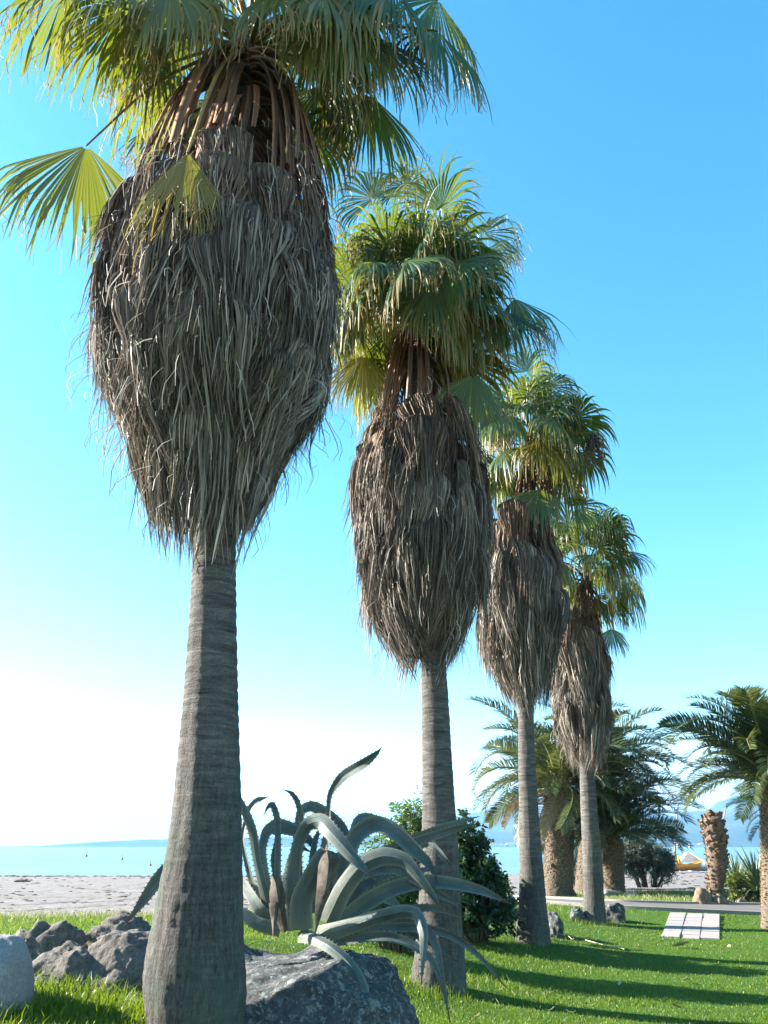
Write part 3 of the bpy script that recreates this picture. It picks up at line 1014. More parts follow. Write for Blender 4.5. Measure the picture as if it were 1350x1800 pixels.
    fo = link('loose_fibre', m_.mesh('loose_fibre', MT['dead']), root, (0, 0, 0))
    fo['kind'] = 'stuff'
    # dry flower stalks / fruit sprays among the crown
    nspray = (6, 10, 8, 5)[idx]
    for i in range(nspray):
        a = r_.uniform(0, 6.283)
        m_ = MB()
        st = apex + np.array([math.cos(a) * .15, math.sin(a) * .15, -.1])
        end = apex + np.array([math.cos(a) * r_.uniform(.9, 1.5), math.sin(a) * r_.uniform(.9, 1.5), r_.uniform(-0.7, 0.2)])
        t = np.linspace(0, 1, 8)[:, None]
        mid = (st + end) / 2 + np.array([0, 0, .45])
        stem = (1 - t) ** 2 * st + 2 * (1 - t) * t * mid + t ** 2 * end
        tube(m_, stem - base, np.linspace(.014, .005, 8), 5, 0, .6)
        for k in range(60):
            q = stem[r_.integers(3, 8)]
            tt = np.linspace(0, 1, 5)[:, None]
            dd = unit(np.array([r_.normal(), r_.normal(), -.6])) * r_.uniform(.12, .35)
            pp = q + dd * tt + np.array([0, 0, -.25]) * tt ** 2
            wv = unit(np.array([r_.normal(), r_.normal(), .2])) * .004
            m_.grid(np.stack([pp - wv, pp + wv], 1) - base, 0, r_.uniform(.2, .9), .5)
        link('flower_spray', m_.mesh('flower_spray', MT['thread']), root, (0, 0, 0))
    return root, base, apex


P1 = fan_palm(0, 'nearest and tallest fan palm with swollen grey trunk foot and huge shaggy skirt', PALM_Y[0],
              [(1830, 266, 418), (1800, 264, 422), (1760, 250, 432), (1715, 251, 433), (1660, 265, 428), (1600, 273, 426), (1500, 293, 424), (1400, 307, 422), (1300, 317, 420), (1200, 327, 418), (1100, 333, 415), (1000, 339, 414), (940, 341, 413)],
              [(255, 165), (300, 192), (400, 212), (500, 222), (600, 222), (680, 190), (760, 145), (830, 104), (890, 76), (955, 50)], 382, (440, 55),
              270, 95, 30,
              [dict(hub=(152, 256, 5.9), to=(95, 420, 5.8), n=(0.3, -1, 0.25), L=1.42, age=0.5, droop=0.45, spread=1.2),
               dict(hub=(215, 15, 5.4), to=(20, 50, 5.2), n=(-.2, -.35, 1), L=1.3, age=0.40, droop=0.7),
               dict(hub=(120, -30, 5.6), to=(-60, 30, 5.5), n=(-.2, -.5, 1), L=1.3, age=0.3, droop=0.7),
               dict(hub=(300, -30, 5.2), to=(260, 90, 4.9), n=(-.1, -.5, 1), L=1.1, age=0.45, droop=0.7),
               dict(hub=(340, 0, 6.8), to=(230, 30, 6.9), n=(-.2, -.6, .8), L=1.2, age=0.1, droop=0.5),
               dict(hub=(690, -30, 5.6), to=(770, 60, 5.4), n=(.4, -.7, .7), L=1.3, age=0.05, droop=0.6, spread=1.7),
               dict(hub=(600, 30, 5.5), to=(640, 150, 5.4), n=(.2, -1, .4), L=1.15, age=0.25, droop=0.5, spread=1.6),
               dict(hub=(770, 55, 6.2), to=(880, 160, 6.2), n=(.3, -.8, .5), L=1.25, age=0.0, droop=0.5, spread=1.8),
               dict(hub=(640, 55, 6.3), to=(800, 120, 6.2), n=(.35, -.8, .55), L=1.45, age=0.0, droop=0.42, spread=1.8),
               dict(hub=(650, 165, 6.8), to=(640, 300, 6.8), n=(.3, -1, .2), L=1.35, age=0.0, droop=0.3, spread=1.35),
               dict(hub=(565, 150, 6.9), to=(545, 260, 7.0), n=(.2, -1, .3), L=1.0, age=0.15, droop=0.3, spread=1.2),
               dict(hub=(570, -10, 5.4), to=(640, 60, 5.1), n=(.3, -.5, 1), L=1.1, age=0.3, droop=0.6),
               dict(hub=(300, 205, 7.2), to=(200, 260, 7.3), n=(.2, -1, .5), L=1.0, age=0.3, droop=0.35, spread=1.3),
               dict(hub=(330, 268, 5.15), to=(308, 420, 5.15), n=(.1, -1, .1), L=0.95, age=1.0, droop=0.2, spread=0.75),
               dict(hub=(770, 0, 6.5), to=(880, 140, 6.6), n=(.6, -.7, .3), L=1.35, age=0.0, droop=0.4, spread=1.6),
               dict(hub=(480, -20, 5.2), to=(430, 60, 4.9), n=(0, -.4, 1), L=0.8, age=0.2, droop=0.5, spread=1.5)],
              MT['trunk1'], 11)
P2 = fan_palm(1, 'second fan palm in the row, rising behind the agave with green lichen on its trunk', PALM_Y[1],
              [(1755, 719, 824), (1735, 721, 823), (1700, 729, 818), (1640, 735, 812), (1560, 738, 809), (1480, 741, 805), (1400, 742, 799), (1300, 742, 792), (1200, 741, 786), (1165, 741, 783)],
              [(700, 72), (730, 98), (780, 114), (850, 124), (920, 129), (1000, 120), (1080, 96), (1130, 70), (1180, 40)], 738, (730, 545),
              170, 70, 42,
              [dict(hub=(775, 370, 10.6), to=(825, 250, 10.5), n=(.5, -1, .3), L=1.3, droop=0.35, spread=1.7),
               dict(hub=(838, 450, 11.2), to=(930, 385, 11.3), n=(-.3, -.7, .8), L=1.15, droop=0.5, spread=1.6),
               dict(hub=(880, 545, 10.8), to=(990, 575, 10.7), n=(.1, -.8, .8), L=1.4, droop=0.45, spread=1.7),
               dict(hub=(640, 625, 10.6), to=(590, 700, 10.5), n=(-.2, -1, .3), L=1.1, age=.75, droop=0.3, spread=1.3),
               dict(hub=(832, 660, 10.6), to=(858, 780, 10.4), n=(.3, -1, .3), L=1.3, age=.15, droop=0.25, spread=1.3),
               dict(hub=(905, 525, 11.0), to=(1000, 560, 11.0), n=(.2, -.8, .7), L=1.3, droop=0.5, spread=1.8),
               dict(hub=(655, 350, 11.2), to=(610, 270, 11.3), n=(-.4, -1, .4), L=1.2, age=.1, droop=0.5, spread=1.7),
               dict(hub=(715, 330, 11.4), to=(700, 230, 11.5), n=(0, -1, .4), L=1.2, droop=0.5, spread=1.8),
               dict(hub=(615, 470, 10.9), to=(560, 520, 10.8), n=(-.3, -1, .5), L=1.2, age=.35, droop=0.5, spread=1.7),
               dict(hub=(850, 410, 11.6), to=(905, 350, 11.7), n=(.1, -1, .5), L=1.1, droop=0.5, spread=1.6),
               dict(hub=(690, 470, 10.0), to=(640, 560, 9.8), n=(-.1, -1, .5), L=1.2, age=.2, droop=0.4),
               dict(hub=(760, 500, 9.9), to=(790, 590, 9.6), n=(.1, -1, .6), L=1.2, age=.2, droop=0.5)],
              MT['trunk2'], 22)
P3 = fan_palm(2, 'third fan palm in the row, trunk foot dark beside the round dark bush', PALM_Y[2],
              [(1675, 903, 969), (1655, 906, 967), (1620, 909, 963), (1540, 914, 956), (1450, 913, 948), (1380, 912, 943), (1300, 911, 939), (1255, 911, 938)],
              [(880, 52), (930, 66), (990, 74), (1060, 76), (1120, 66), (1180, 48), (1220, 30), (1245, 16)], 912, (932, 785),
              120, 50, 34,
              [dict(hub=(985, 745, 16.4), to=(1050, 705, 16.4), n=(-.2, -.8, .7), L=1.15, droop=0.5, spread=1.7),
               dict(hub=(925, 655, 16.6), to=(960, 570, 16.6), n=(.3, -1, .4), L=1.2, droop=0.5, spread=1.8),
               dict(hub=(870, 720, 16.2), to=(820, 730, 16.1), n=(-.3, -1, .5), L=1.2, age=.2, droop=0.5, spread=1.7),
               dict(hub=(960, 680, 16.2), to=(1010, 640, 16.2), n=(.2, -1, .5), L=1.15, droop=0.5, spread=1.7),
               dict(hub=(950, 860, 15.8), to=(955, 950, 15.6), n=(.2, -1, .3), L=1.15, age=.1, droop=0.3, spread=1.4),
               dict(hub=(1010, 890, 16.6), to=(1050, 880, 16.6), n=(.2, -1, .5), L=1.0, droop=0.5)],
              MT['trunk2'], 33)
P4 = fan_palm(3, 'fourth and farthest fan palm of the row, shortest, beside the grey path', PALM_Y[3],
              [(1636, 1020, 1068), (1622, 1023, 1066), (1590, 1026, 1062), (1500, 1024, 1057), (1420, 1021, 1049), (1360, 1019, 1045)],
              [(1070, 36), (1120, 45), (1190, 55), (1250, 55), (1300, 46), (1335, 28), (1355, 16)], 1020, (1030, 1005),
              90, 40, 28,
              [dict(hub=(1080, 975, 20.8), to=(1125, 965, 20.8), n=(-.2, -.8, .7), L=1.1, droop=0.5, spread=1.6),
               dict(hub=(1000, 925, 20.8), to=(985, 870, 20.8), n=(0, -1, .4), L=1.1, age=.1, droop=0.5, spread=1.8),
               dict(hub=(1050, 925, 20.9), to=(1080, 880, 20.9), n=(.2, -1, .4), L=1.1, droop=0.5, spread=1.7),
               dict(hub=(1072, 1050, 20.8), to=(1120, 1085, 20.8), n=(.2, -.9, .6), L=1.15, droop=0.3, spread=1.5),
               dict(hub=(1075, 1105, 20.7), to=(1095, 1160, 20.6), n=(.3, -1, .2), L=0.9, droop=0.25, spread=1.3)],
              MT['trunk2'], 44)

# dark fruit cluster hanging from the third palm
fr_c = P(1046, 788, 15.4) 
m_ = MB()
rr_ = np.random.default_rng(5)
b3 = P3[1]
st = P3[2]
t = np.linspace(0, 1, 8)[:, None]
mid = (st + fr_c) / 2 + np.array([0, 0, .5])
stem = (1 - t) ** 2 * st + 2 * (1 - t) * t * mid + t ** 2 * (fr_c + np.array([0, 0, .35]))
tube(m_, stem - b3, np.linspace(.02, .01, 8), 5, 0, .3)
tip = fr_c + np.array([0, 0, .35])
for k in range(46):
    dd = unit(np.array([rr_.normal(), rr_.normal(), .1])) * rr_.uniform(.08, .30)
    t5 = np.linspace(0, 1, 7)[:, None]
    pp = tip + dd * t5 + np.array([0, 0, -rr_.uniform(.35, .85)]) * t5 ** 1.5
    tube(m_, pp - b3, [.006] * 7, 4, 0, .3)
    for q_ in range(20):
        u_ = rr_.uniform(.15, 1) * 6; i0 = min(int(u_), 5)
        c = pp[i0] * (1 - u_ + i0) + pp[i0 + 1] * (u_ - i0) + rr_.normal(0, .013, 3)
        s_ = .017
        m_.add(c - b3 + s_ * np.array([(1, 0, 0), (-1, 0, 0), (0, 1, 0), (0, -1, 0), (0, 0, 1), (0, 0, -1)]),
               tris=[(0, 2, 4), (2, 1, 4), (1, 3, 4), (3, 0, 4), (2, 0, 5), (1, 2, 5), (3, 1, 5), (0, 3, 5)], mat=1)
link('fruit_cluster', m_.mesh('fruit_cluster', [MT['thread'], MT['fruit']]), P3[0], (0, 0, 0))


# ------------------------------------------------------------------ date palms
def date_frond_variant(seed, curl, dry=False):
    """pinnate leaf, local frame: from origin rising along +X and arching down; length 1"""
    r_ = np.random.default_rng(seed)
    m_ = MB()
    n = 26
    t = np.linspace(0, 1, n)
    ang = 0.25 - curl * t ** 1.4
    dx, dz = np.cos(ang) / (n - 1), np.sin(ang) / (n - 1)
    x = np.concatenate([[0], np.cumsum(dx[:-1])]); z = np.concatenate([[0], np.cumsum(dz[:-1])])
    y = 0.05 * r_.normal() * t ** 2
    pts = np.stack([x, y, z], 1)
    tube(m_, pts, np.linspace(.014, .002, n), 5, 1, .5, .6)
    T = unit(np.gradient(pts, axis=0))
    nl = 84
    for sgn in (-1, 1):
        for k in range(nl):
            u = 0.10 + 0.90 * (k + r_.uniform(0, .8)) / nl
            u = min(u, 0.999)
            i = u * (n - 1); i0 = int(i); f = i - i0
            p = pts[i0] * (1 - f) + pts[min(i0 + 1, n - 1)] * f
            tg = T[i0]
            up = np.cross(np.array([0, -1.0, 0]), tg) * -1
            up = up if up[2] > 0 else -up
            side = np.array([0, sgn, 0.0])
            L = 0.20 * np.interp(u, [0.1, .25, .6, .9, 1], [.45, 1, 1, .7, .45]) * r_.uniform(.85, 1.1)
            fw = np.interp(u, [0, 1], [0.55, 1.1])
            d = unit(side + tg * fw + up * r_.normal(0.35, .16))
            d2 = unit(d + np.array([0, 0, -.35]))
            p1 = p + d * L * .5; p2 = p1 + d2 * L * .5
            wv = unit(np.cross(d, up)) * 0.0062
            wv2 = wv * .9
            m_.add([p - wv * .5, p + wv * .5, p1 + wv2, p1 - wv2, p2], tris=[(3, 2, 4)], quads=[(0, 1, 2, 3)], mat=0,
                   rnd=float(np.clip(r_.normal(.45, .22), 0, 1)), t=u)
    return m_.mesh('frond', [MT['datedry'] if dry else MT['date'], MT['rachis']])


DATE = [date_frond_variant(500 + i, c) for i, c in enumerate((1.2, 1.5, 1.8, 2.1, 2.4))]
DATEDRY = [date_frond_variant(520 + i, c, True) for i, c in enumerate((1.6, 2.2))]


def leaf_base_geo(mb, p, out, s, r_, mat=0):
    """one stub of a cut leaf: a wedge pointing out and up"""
    out = unit(out)
    side = unit(np.cross([0, 0, 1.0], out))
    up = np.array([0, 0, 1.0])
    a = s * r_.uniform(.8, 1.2)
    e = p + out * a * .55 + up * a * .55
    V = [p - side * a * .62, p - up * a * .35, p + side * a * .62, p + up * a * .3,
         e - side * a * .34, e - up * a * .18 + out * a * .1, e + side * a * .34, e + up * a * .10]
    mb.add(V, quads=[(0, 1, 5, 4), (1, 2, 6, 5), (2, 3, 7, 6), (3, 0, 4, 7), (4, 5, 6, 7)], mat=mat, rnd=r_.uniform(), t=.5)


def date_palm(label, base_px, Y, trunk, top_px, L, n, seed, el=(1.3, -0.6), nd=6, scar=0.07, color=None, explicit=(), bulge=1.25):
    """trunk: (width px near foot, width px under crown)"""
    r_ = np.random.default_rng(seed)
    b = P(*base_px, Y); tp = P(*top_px, Y)
    root = thing('date_palm', b, label, 'palm tree', 'feathery date palms behind the fan palms')
    r0, r1 = trunk[0] / 2 / FPX * depth(*base_px, Y), trunk[1] / 2 / FPX * depth(*top_px, Y)
    H = tp[2] - b[2]
    m_ = MB()
    zz = np.linspace(-.3, H + .15, 60)
    th = np.linspace(0, 2 * np.pi, 32, endpoint=False)
    rr = np.interp(zz, [-.3, 0.2, .6 * H, H - .1, H + .15], [r0 * 1.12, r0 * 1.03, (r0 + r1) / 2 * .97, r1 * 1.05, r1 * .5])
    cx = np.interp(zz, [0, H], [0, tp[0] - b[0]])
    G = np.stack([cx[:, None] + rr[:, None] * np.cos(th) * (1 + .03 * r_.normal(size=(60, 32))), rr[:, None] * np.sin(th) * (1 + .03 * r_.normal(size=(60, 32))), np.repeat(zz[:, None], 32, 1)], -1)
    m_.grid(G, 0, .5, 0, wrap=True)
    link('trunk', m_.mesh('trunk', MT['datebark']), root, (0, 0, 0))
    m_ = MB()
    cnt = int(H / (scar * 1.0)) * int(2 * np.pi * r0 / (scar * 1.5))
    for i in range(cnt):
        z = H * (i + .5) / cnt
        a = i * 2.39996 + r_.normal(0, .12); z += r_.normal(0, scar * .25)
        if z < .15 * H and r_.random() < .5: continue
        q = np.interp(z, zz, rr); c = np.interp(z, zz, cx)
        o = np.array([math.cos(a), math.sin(a), 0])
        leaf_base_geo(m_, np.array([c, 0, z]) + o * q * .985, o, scar * (.75 + .75 * z / H), r_)
    so = link('leaf_base', m_.mesh('leaf_base', MT['datescar'], False), root, (0, 0, 0))
    so['kind'] = 'stuff'
    c0 = np.array([tp[0] - b[0], 0, H])
    for i in range(n):
        u = (i + .5) / n
        a = i * 2.39996 + seed
        e = el[0] + (el[1] - el[0]) * u ** .85 + r_.normal(0, .07)
        v = DATE[int(np.clip(r_.normal(1 + 2.0 * (1 - u), 1), 0, 4))]
        o = link('frond', v, root)
        ll = L * r_.uniform(.85, 1.1) * (0.8 + .3 * math.sin(math.pi * min(1, u + .25)))
        o.location = Vector(c0 + np.array([math.cos(a) * r1 * .5, math.sin(a) * r1 * .5, .12 * (1 - u)]))
        o.rotation_euler = (Matrix.Rotation(a, 3, 'Z') @ Matrix.Rotation(-e, 3, 'Y') @ Matrix.Rotation(r_.normal(0, .35), 3, 'X')).to_euler()
        o.scale = (ll, ll * r_.uniform(.9, 1.15), ll)
    for i in range(nd):
        a = r_.uniform(0, 6.283)
        o = link('dry_frond', DATEDRY[i % 2], root)
        ll = L * r_.uniform(.6, .85)
        o.location = Vector(c0 + np.array([math.cos(a) * r1 * .7, math.sin(a) * r1 * .7, -.12]))
        o.rotation_euler = (Matrix.Rotation(a, 3, 'Z') @ Matrix.Rotation(-r_.uniform(-.9, -.2), 3, 'Y') @ Matrix.Rotation(r_.normal(0, .5), 3, 'X')).to_euler()
        o.scale = (ll, ll, ll)
    for a, e, ll, vi in explicit:
        o = link('frond', DATE[vi], root)
        o.location = Vector(c0)
        o.rotation_euler = (Matrix.Rotation(a, 3, 'Z') @ Matrix.Rotation(-e, 3, 'Y') @ Matrix.Rotation(r_.normal(0, .3), 3, 'X')).to_euler()
        o.scale = (ll, ll, ll)
    return root


dp1 = date_palm('date palm with thick pale hollowed trunk between the third and fourth fan palms', (981, 1581), 33.0, (50, 52), (984, 1385), 4.0, 44, 3, el=(1.25, -.35), nd=8, scar=.062)
date_palm('dark date palm mostly hidden behind the fourth fan palm', (1036, 1580), 36.0, (52, 46), (1052, 1370), 4.0, 44, 5, el=(1.3, -.12), nd=1, scar=.062)
date_palm('stumpy low date palm with short scaly trunk right of the fourth fan palm', (1078, 1564), 34.0, (38, 34), (1076, 1475), 3.6, 56, 9, el=(1.2, -.02), nd=0, scar=.06)
date_palm('large date palm at the right edge leaning its crown over the lawn', (1362, 1632), 20.5, (44, 44), (1362, 1380), 2.85, 58, 14, el=(1.35, -.06), nd=0, scar=.058)
date_palm('greyish date palm half hidden by shrubs at the right edge beyond the path', (1402, 1572), 31.0, (36, 36), (1398, 1440), 2.1, 26, 21, el=(1.1, -.3), nd=9, scar=.08)

hol = MB()
hc = P(971, 1521, 33.0 - .62)
tube(hol, np.array([hc + np.array([0, .25, .0]), hc + np.array([0, .1, 0]), hc, hc + np.array([0, -.03, 0])]) - np.array(dp1.location), [.05, .07, .085, .07], 10)
link('hollow', hol.mesh('hollow', MT['core']), dp1, (0, 0, 0))

# headless palm stump
r_ = np.random.default_rng(77)
SY = 26.9
b = P(1256, 1578, SY)
stump = thing('palm_stump', b, 'headless brown palm stump covered in cut leaf bases beside the path', 'palm stump')
prof = [(1590, 1240, 1276), (1560, 1243, 1273), (1520, 1243, 1279), (1490, 1240, 1278), (1465, 1236, 1275), (1445, 1236, 1268), (1436, 1241, 1262), (1432, 1249, 1256)]
cz = np.array([P((a + c) / 2, y, SY) - b for y, a, c in prof]); rz = np.array([(c - a) / 2 / FPX * depth(a, y, SY) for y, a, c in prof])
zz = np.linspace(cz[0, 2], cz[-1, 2], 50)
cxs = np.interp(zz, cz[:, 2], cz[:, 0]); rs = np.interp(zz, cz[:, 2], rz) * .88
th = np.linspace(0, 2 * np.pi, 28, endpoint=False)
m_ = MB()
m_.grid(np.stack([cxs[:, None] + rs[:, None] * np.cos(th), rs[:, None] * np.sin(th), np.repeat(zz[:, None], 28, 1)], -1), wrap=True)
m_.add(np.stack([cxs[-1] + rs[-1] * np.cos(th), rs[-1] * np.sin(th), 0 * th + zz[-1]], 1), tris=[(0, i, i + 1) for i in range(1, 27)])
link('trunk', m_.mesh('trunk', MT['datebark']), stump, (0, 0, 0))
lbm = []
for k in range(4):
    m_ = MB()
    leaf_base_geo(m_, np.zeros(3), np.array([1.0, 0, 0]), 1.0, r_)
    lbm.append(m_.mesh('leaf_base', MT['stumpscar'], False))
for i in range(280):
    u = (i + .5) / 280
    z = zz[0] + .25 + (zz[-1] - zz[0] - .27) * u
    a = i * 2.39996 + r_.normal(0, .25); z += r_.normal(0, .045)
    q = np.interp(z, zz, rs); c = np.interp(z, zz, cxs)
    o = link('leaf_base', lbm[i % 4], stump, (c + q * .97 * math.cos(a), q * .97 * math.sin(a), z))
    s = (.10 + .11 * u ** 2) * r_.uniform(.6, 1.4)
    o.scale = (s, s, s)
    o.rotation_euler = (0, r_.normal(0, .2), a + r_.normal(0, .15))


m_ = MB()
for k in range(70):
    a = r_.uniform(0, 6.28); q = rs[-1] * r_.uniform(0, 1.5)
    p0 = np.array([cxs[-1] + q * math.cos(a), q * math.sin(a), zz[-1] - .08])
    d = unit(np.array([math.cos(a) * .7, math.sin(a) * .7, r_.uniform(.5, 1.6)])) * r_.uniform(.10, .34)
    t = np.linspace(0, 1, 4)[:, None]
    pp = p0 + d * t + np.array([0, 0, -.08]) * t ** 2
    wv = np.array([-math.sin(a), math.cos(a), 0]) * r_.uniform(.008, .024)
    m_.grid(np.stack([pp - wv * (1 - .8 * t), pp + wv * (1 - .8 * t)], 1), 0, r_.random(), .5)
so = link('broken_stalk', m_.mesh('broken_stalk', MT['stumpscar'], False), stump, (0, 0, 0))
so['kind'] = 'stuff'


# ------------------------------------------------------------------ rocks
def ico(sub_):
    import bmesh
    bm = bmesh.new()
    bmesh.ops.create_icosphere(bm, subdivisions=sub_, radius=1)
    V = np.array([v.co[:] for v in bm.verts]); F = np.array([[v.index for v in f.verts] for f in bm.faces])
    bm.free()
    return V, F


ICO = {k: ico(k) for k in (2, 3, 4, 5, 6)}


def rock(name, label, loc, size, mat, seed, rough=.25, sub_=4, rot=0.0, flat=0.0, facets=7, cat='rock', group=None, smooth=True, detail=.04, parent=None):
    V, F = ICO[sub_]
    r_ = np.random.default_rng(seed)
    q = V.copy()
    # cut facets
    for _ in range(facets):
        n = unit(r_.normal(size=3)); d = r_.uniform(.62, .92)
        k = q @ n - d
        q = q - np.clip(k, 0, None)[:, None] * n * .9
    nz = fnoise(V, 1.4, 3, seed)
    nz2 = fnoise(V, 5.0, 5, seed + 3, .7)
    rid = 1 - np.abs(fnoise(V, 2.6, 3, seed + 9)) * 2
    q = q * (1 + rough * nz + detail * nz2 + rough * .25 * rid)[:, None]
    q = q * np.asarray(size)
    c, s = math.cos(rot), math.sin(rot)
    q = np.stack([q[:, 0] * c - q[:, 1] * s, q[:, 0] * s + q[:, 1] * c, q[:, 2]], 1)
    m_ = MB()
    m_.add(q, tris=F)
    o = link(name, m_.mesh(name, mat, smooth), None, Vector(loc))
    return tag(o, label, cat, group)


# big lichen boulder under the agave
rock('boulder', 'big pale grey boulder speckled with lichen under the agave', P(505, 1775, 7.3) + np.array([-.05, .1, -.17]), (1.05, .9, .66), MT['bigrock'], 4, .12, 6, .2, facets=2, detail=.04, cat='boulder')
rock('boulder', 'low mossy brown boulder in the shade between the swollen trunk and the lichened boulder', P(440, 1690, 7.7) + np.array([0, .2, -.3]), (.5, .5, .42), MT['bigrock'], 14, .15, 5, .2, facets=5, cat='boulder')
rock('boulder', 'cracked brown boulder just left of the swollen palm trunk', P(215, 1690, 7.6) + np.array([0, .1, -.20]), (.46, .42, .44), MT['rock'], 21, .10, 6, .5, facets=6, detail=.035, cat='boulder')
rock('boulder', 'smaller ridged brown boulder left of the cracked one', P(112, 1695, 7.5) + np.array([0, .05, -.20]), (.34, .30, .34), MT['rock'], 22, .13, 6, .1, facets=7, detail=.04, cat='boulder')
rock('boulder', 'low flat brown rock behind the pale rounded stone', P(75, 1655, 8.6) + np.array([0, .1, -.25]), (.48, .36, .36), MT['rock'], 23, .3, 5, .0, facets=9, detail=.08, cat='boulder')
rock('boulder', 'small brown rock peeping up behind the cracked boulder', P(215, 1640, 9.4) + np.array([0, .1, -.15]), (.40, .28, .28), MT['rock'], 25, .3, 5, .3, facets=8, detail=.08, cat='boulder')
rock('standing_stone', 'pale rounded upright stone at the left edge of the grass', P(-4, 1740, 6.45) + np.array([0, 0, -.12]), (.235, .5, .47), MT['palerock'], 31, .05, 5, .2, facets=0, detail=.015, cat='stone')
for i, (px, py, Y, sz, lab, mt) in enumerate([
        (972, 1604, 17.6, (.20, .26, .30), 'grey rock leaning against the right side of the third fan palm', 'bigrock'),
        (1012, 1592, 20.9, (.19, .2, .2), 'small dark rock just left of the fourth fan palm', 'bigrock'),
        (1082, 1606, 21.6, (.33, .28, .30), 'pointed grey rock just right of the fourth fan palm', 'bigrock'),
        (1007, 1566, 33.0, (.17, .17, .2), 'little dark stone at the foot of the thick date palm', 'rock'),
        (1072, 1567, 32.0, (.36, .3, .16), 'pale flat rock in front of the low scaly date palm', 'palerock'),
        (1110, 1570, 31.5, (.22, .2, .10), 'low pale rock in dry grass right of the low scaly date palm', 'palerock'),
        (1237, 1580, 26.2, (.30, .28, .30), 'ochre rock against the left foot of the headless stump', 'sandrock'),
        (1268, 1584, 26.1, (.20, .2, .22), 'ochre rock against the right foot of the headless stump', 'sandrock'),
        (1303, 1586, 26.3, (.14, .14, .15), 'small ochre stone at the foot of the hedge', 'sandrock'),
        (893, 1560, 22.5, (.22, .2, .22), 'pale stone in the grass left of the third fan palm', 'palerock')]):
    pr_ = P(px, py, Y); pr_[2] = float(gz(pr_[0], pr_[1])) + sz[2] * .42
    rock('rock', lab, pr_, sz, MT[mt], 50 + i, .25, 4, i * .7, facets=9)


# ------------------------------------------------------------------ agave
AB = P(540, 1650, 7.6)
agave = thing('agave', AB, 'large blue grey agave with curling broad leaves growing on the boulder', 'agave')


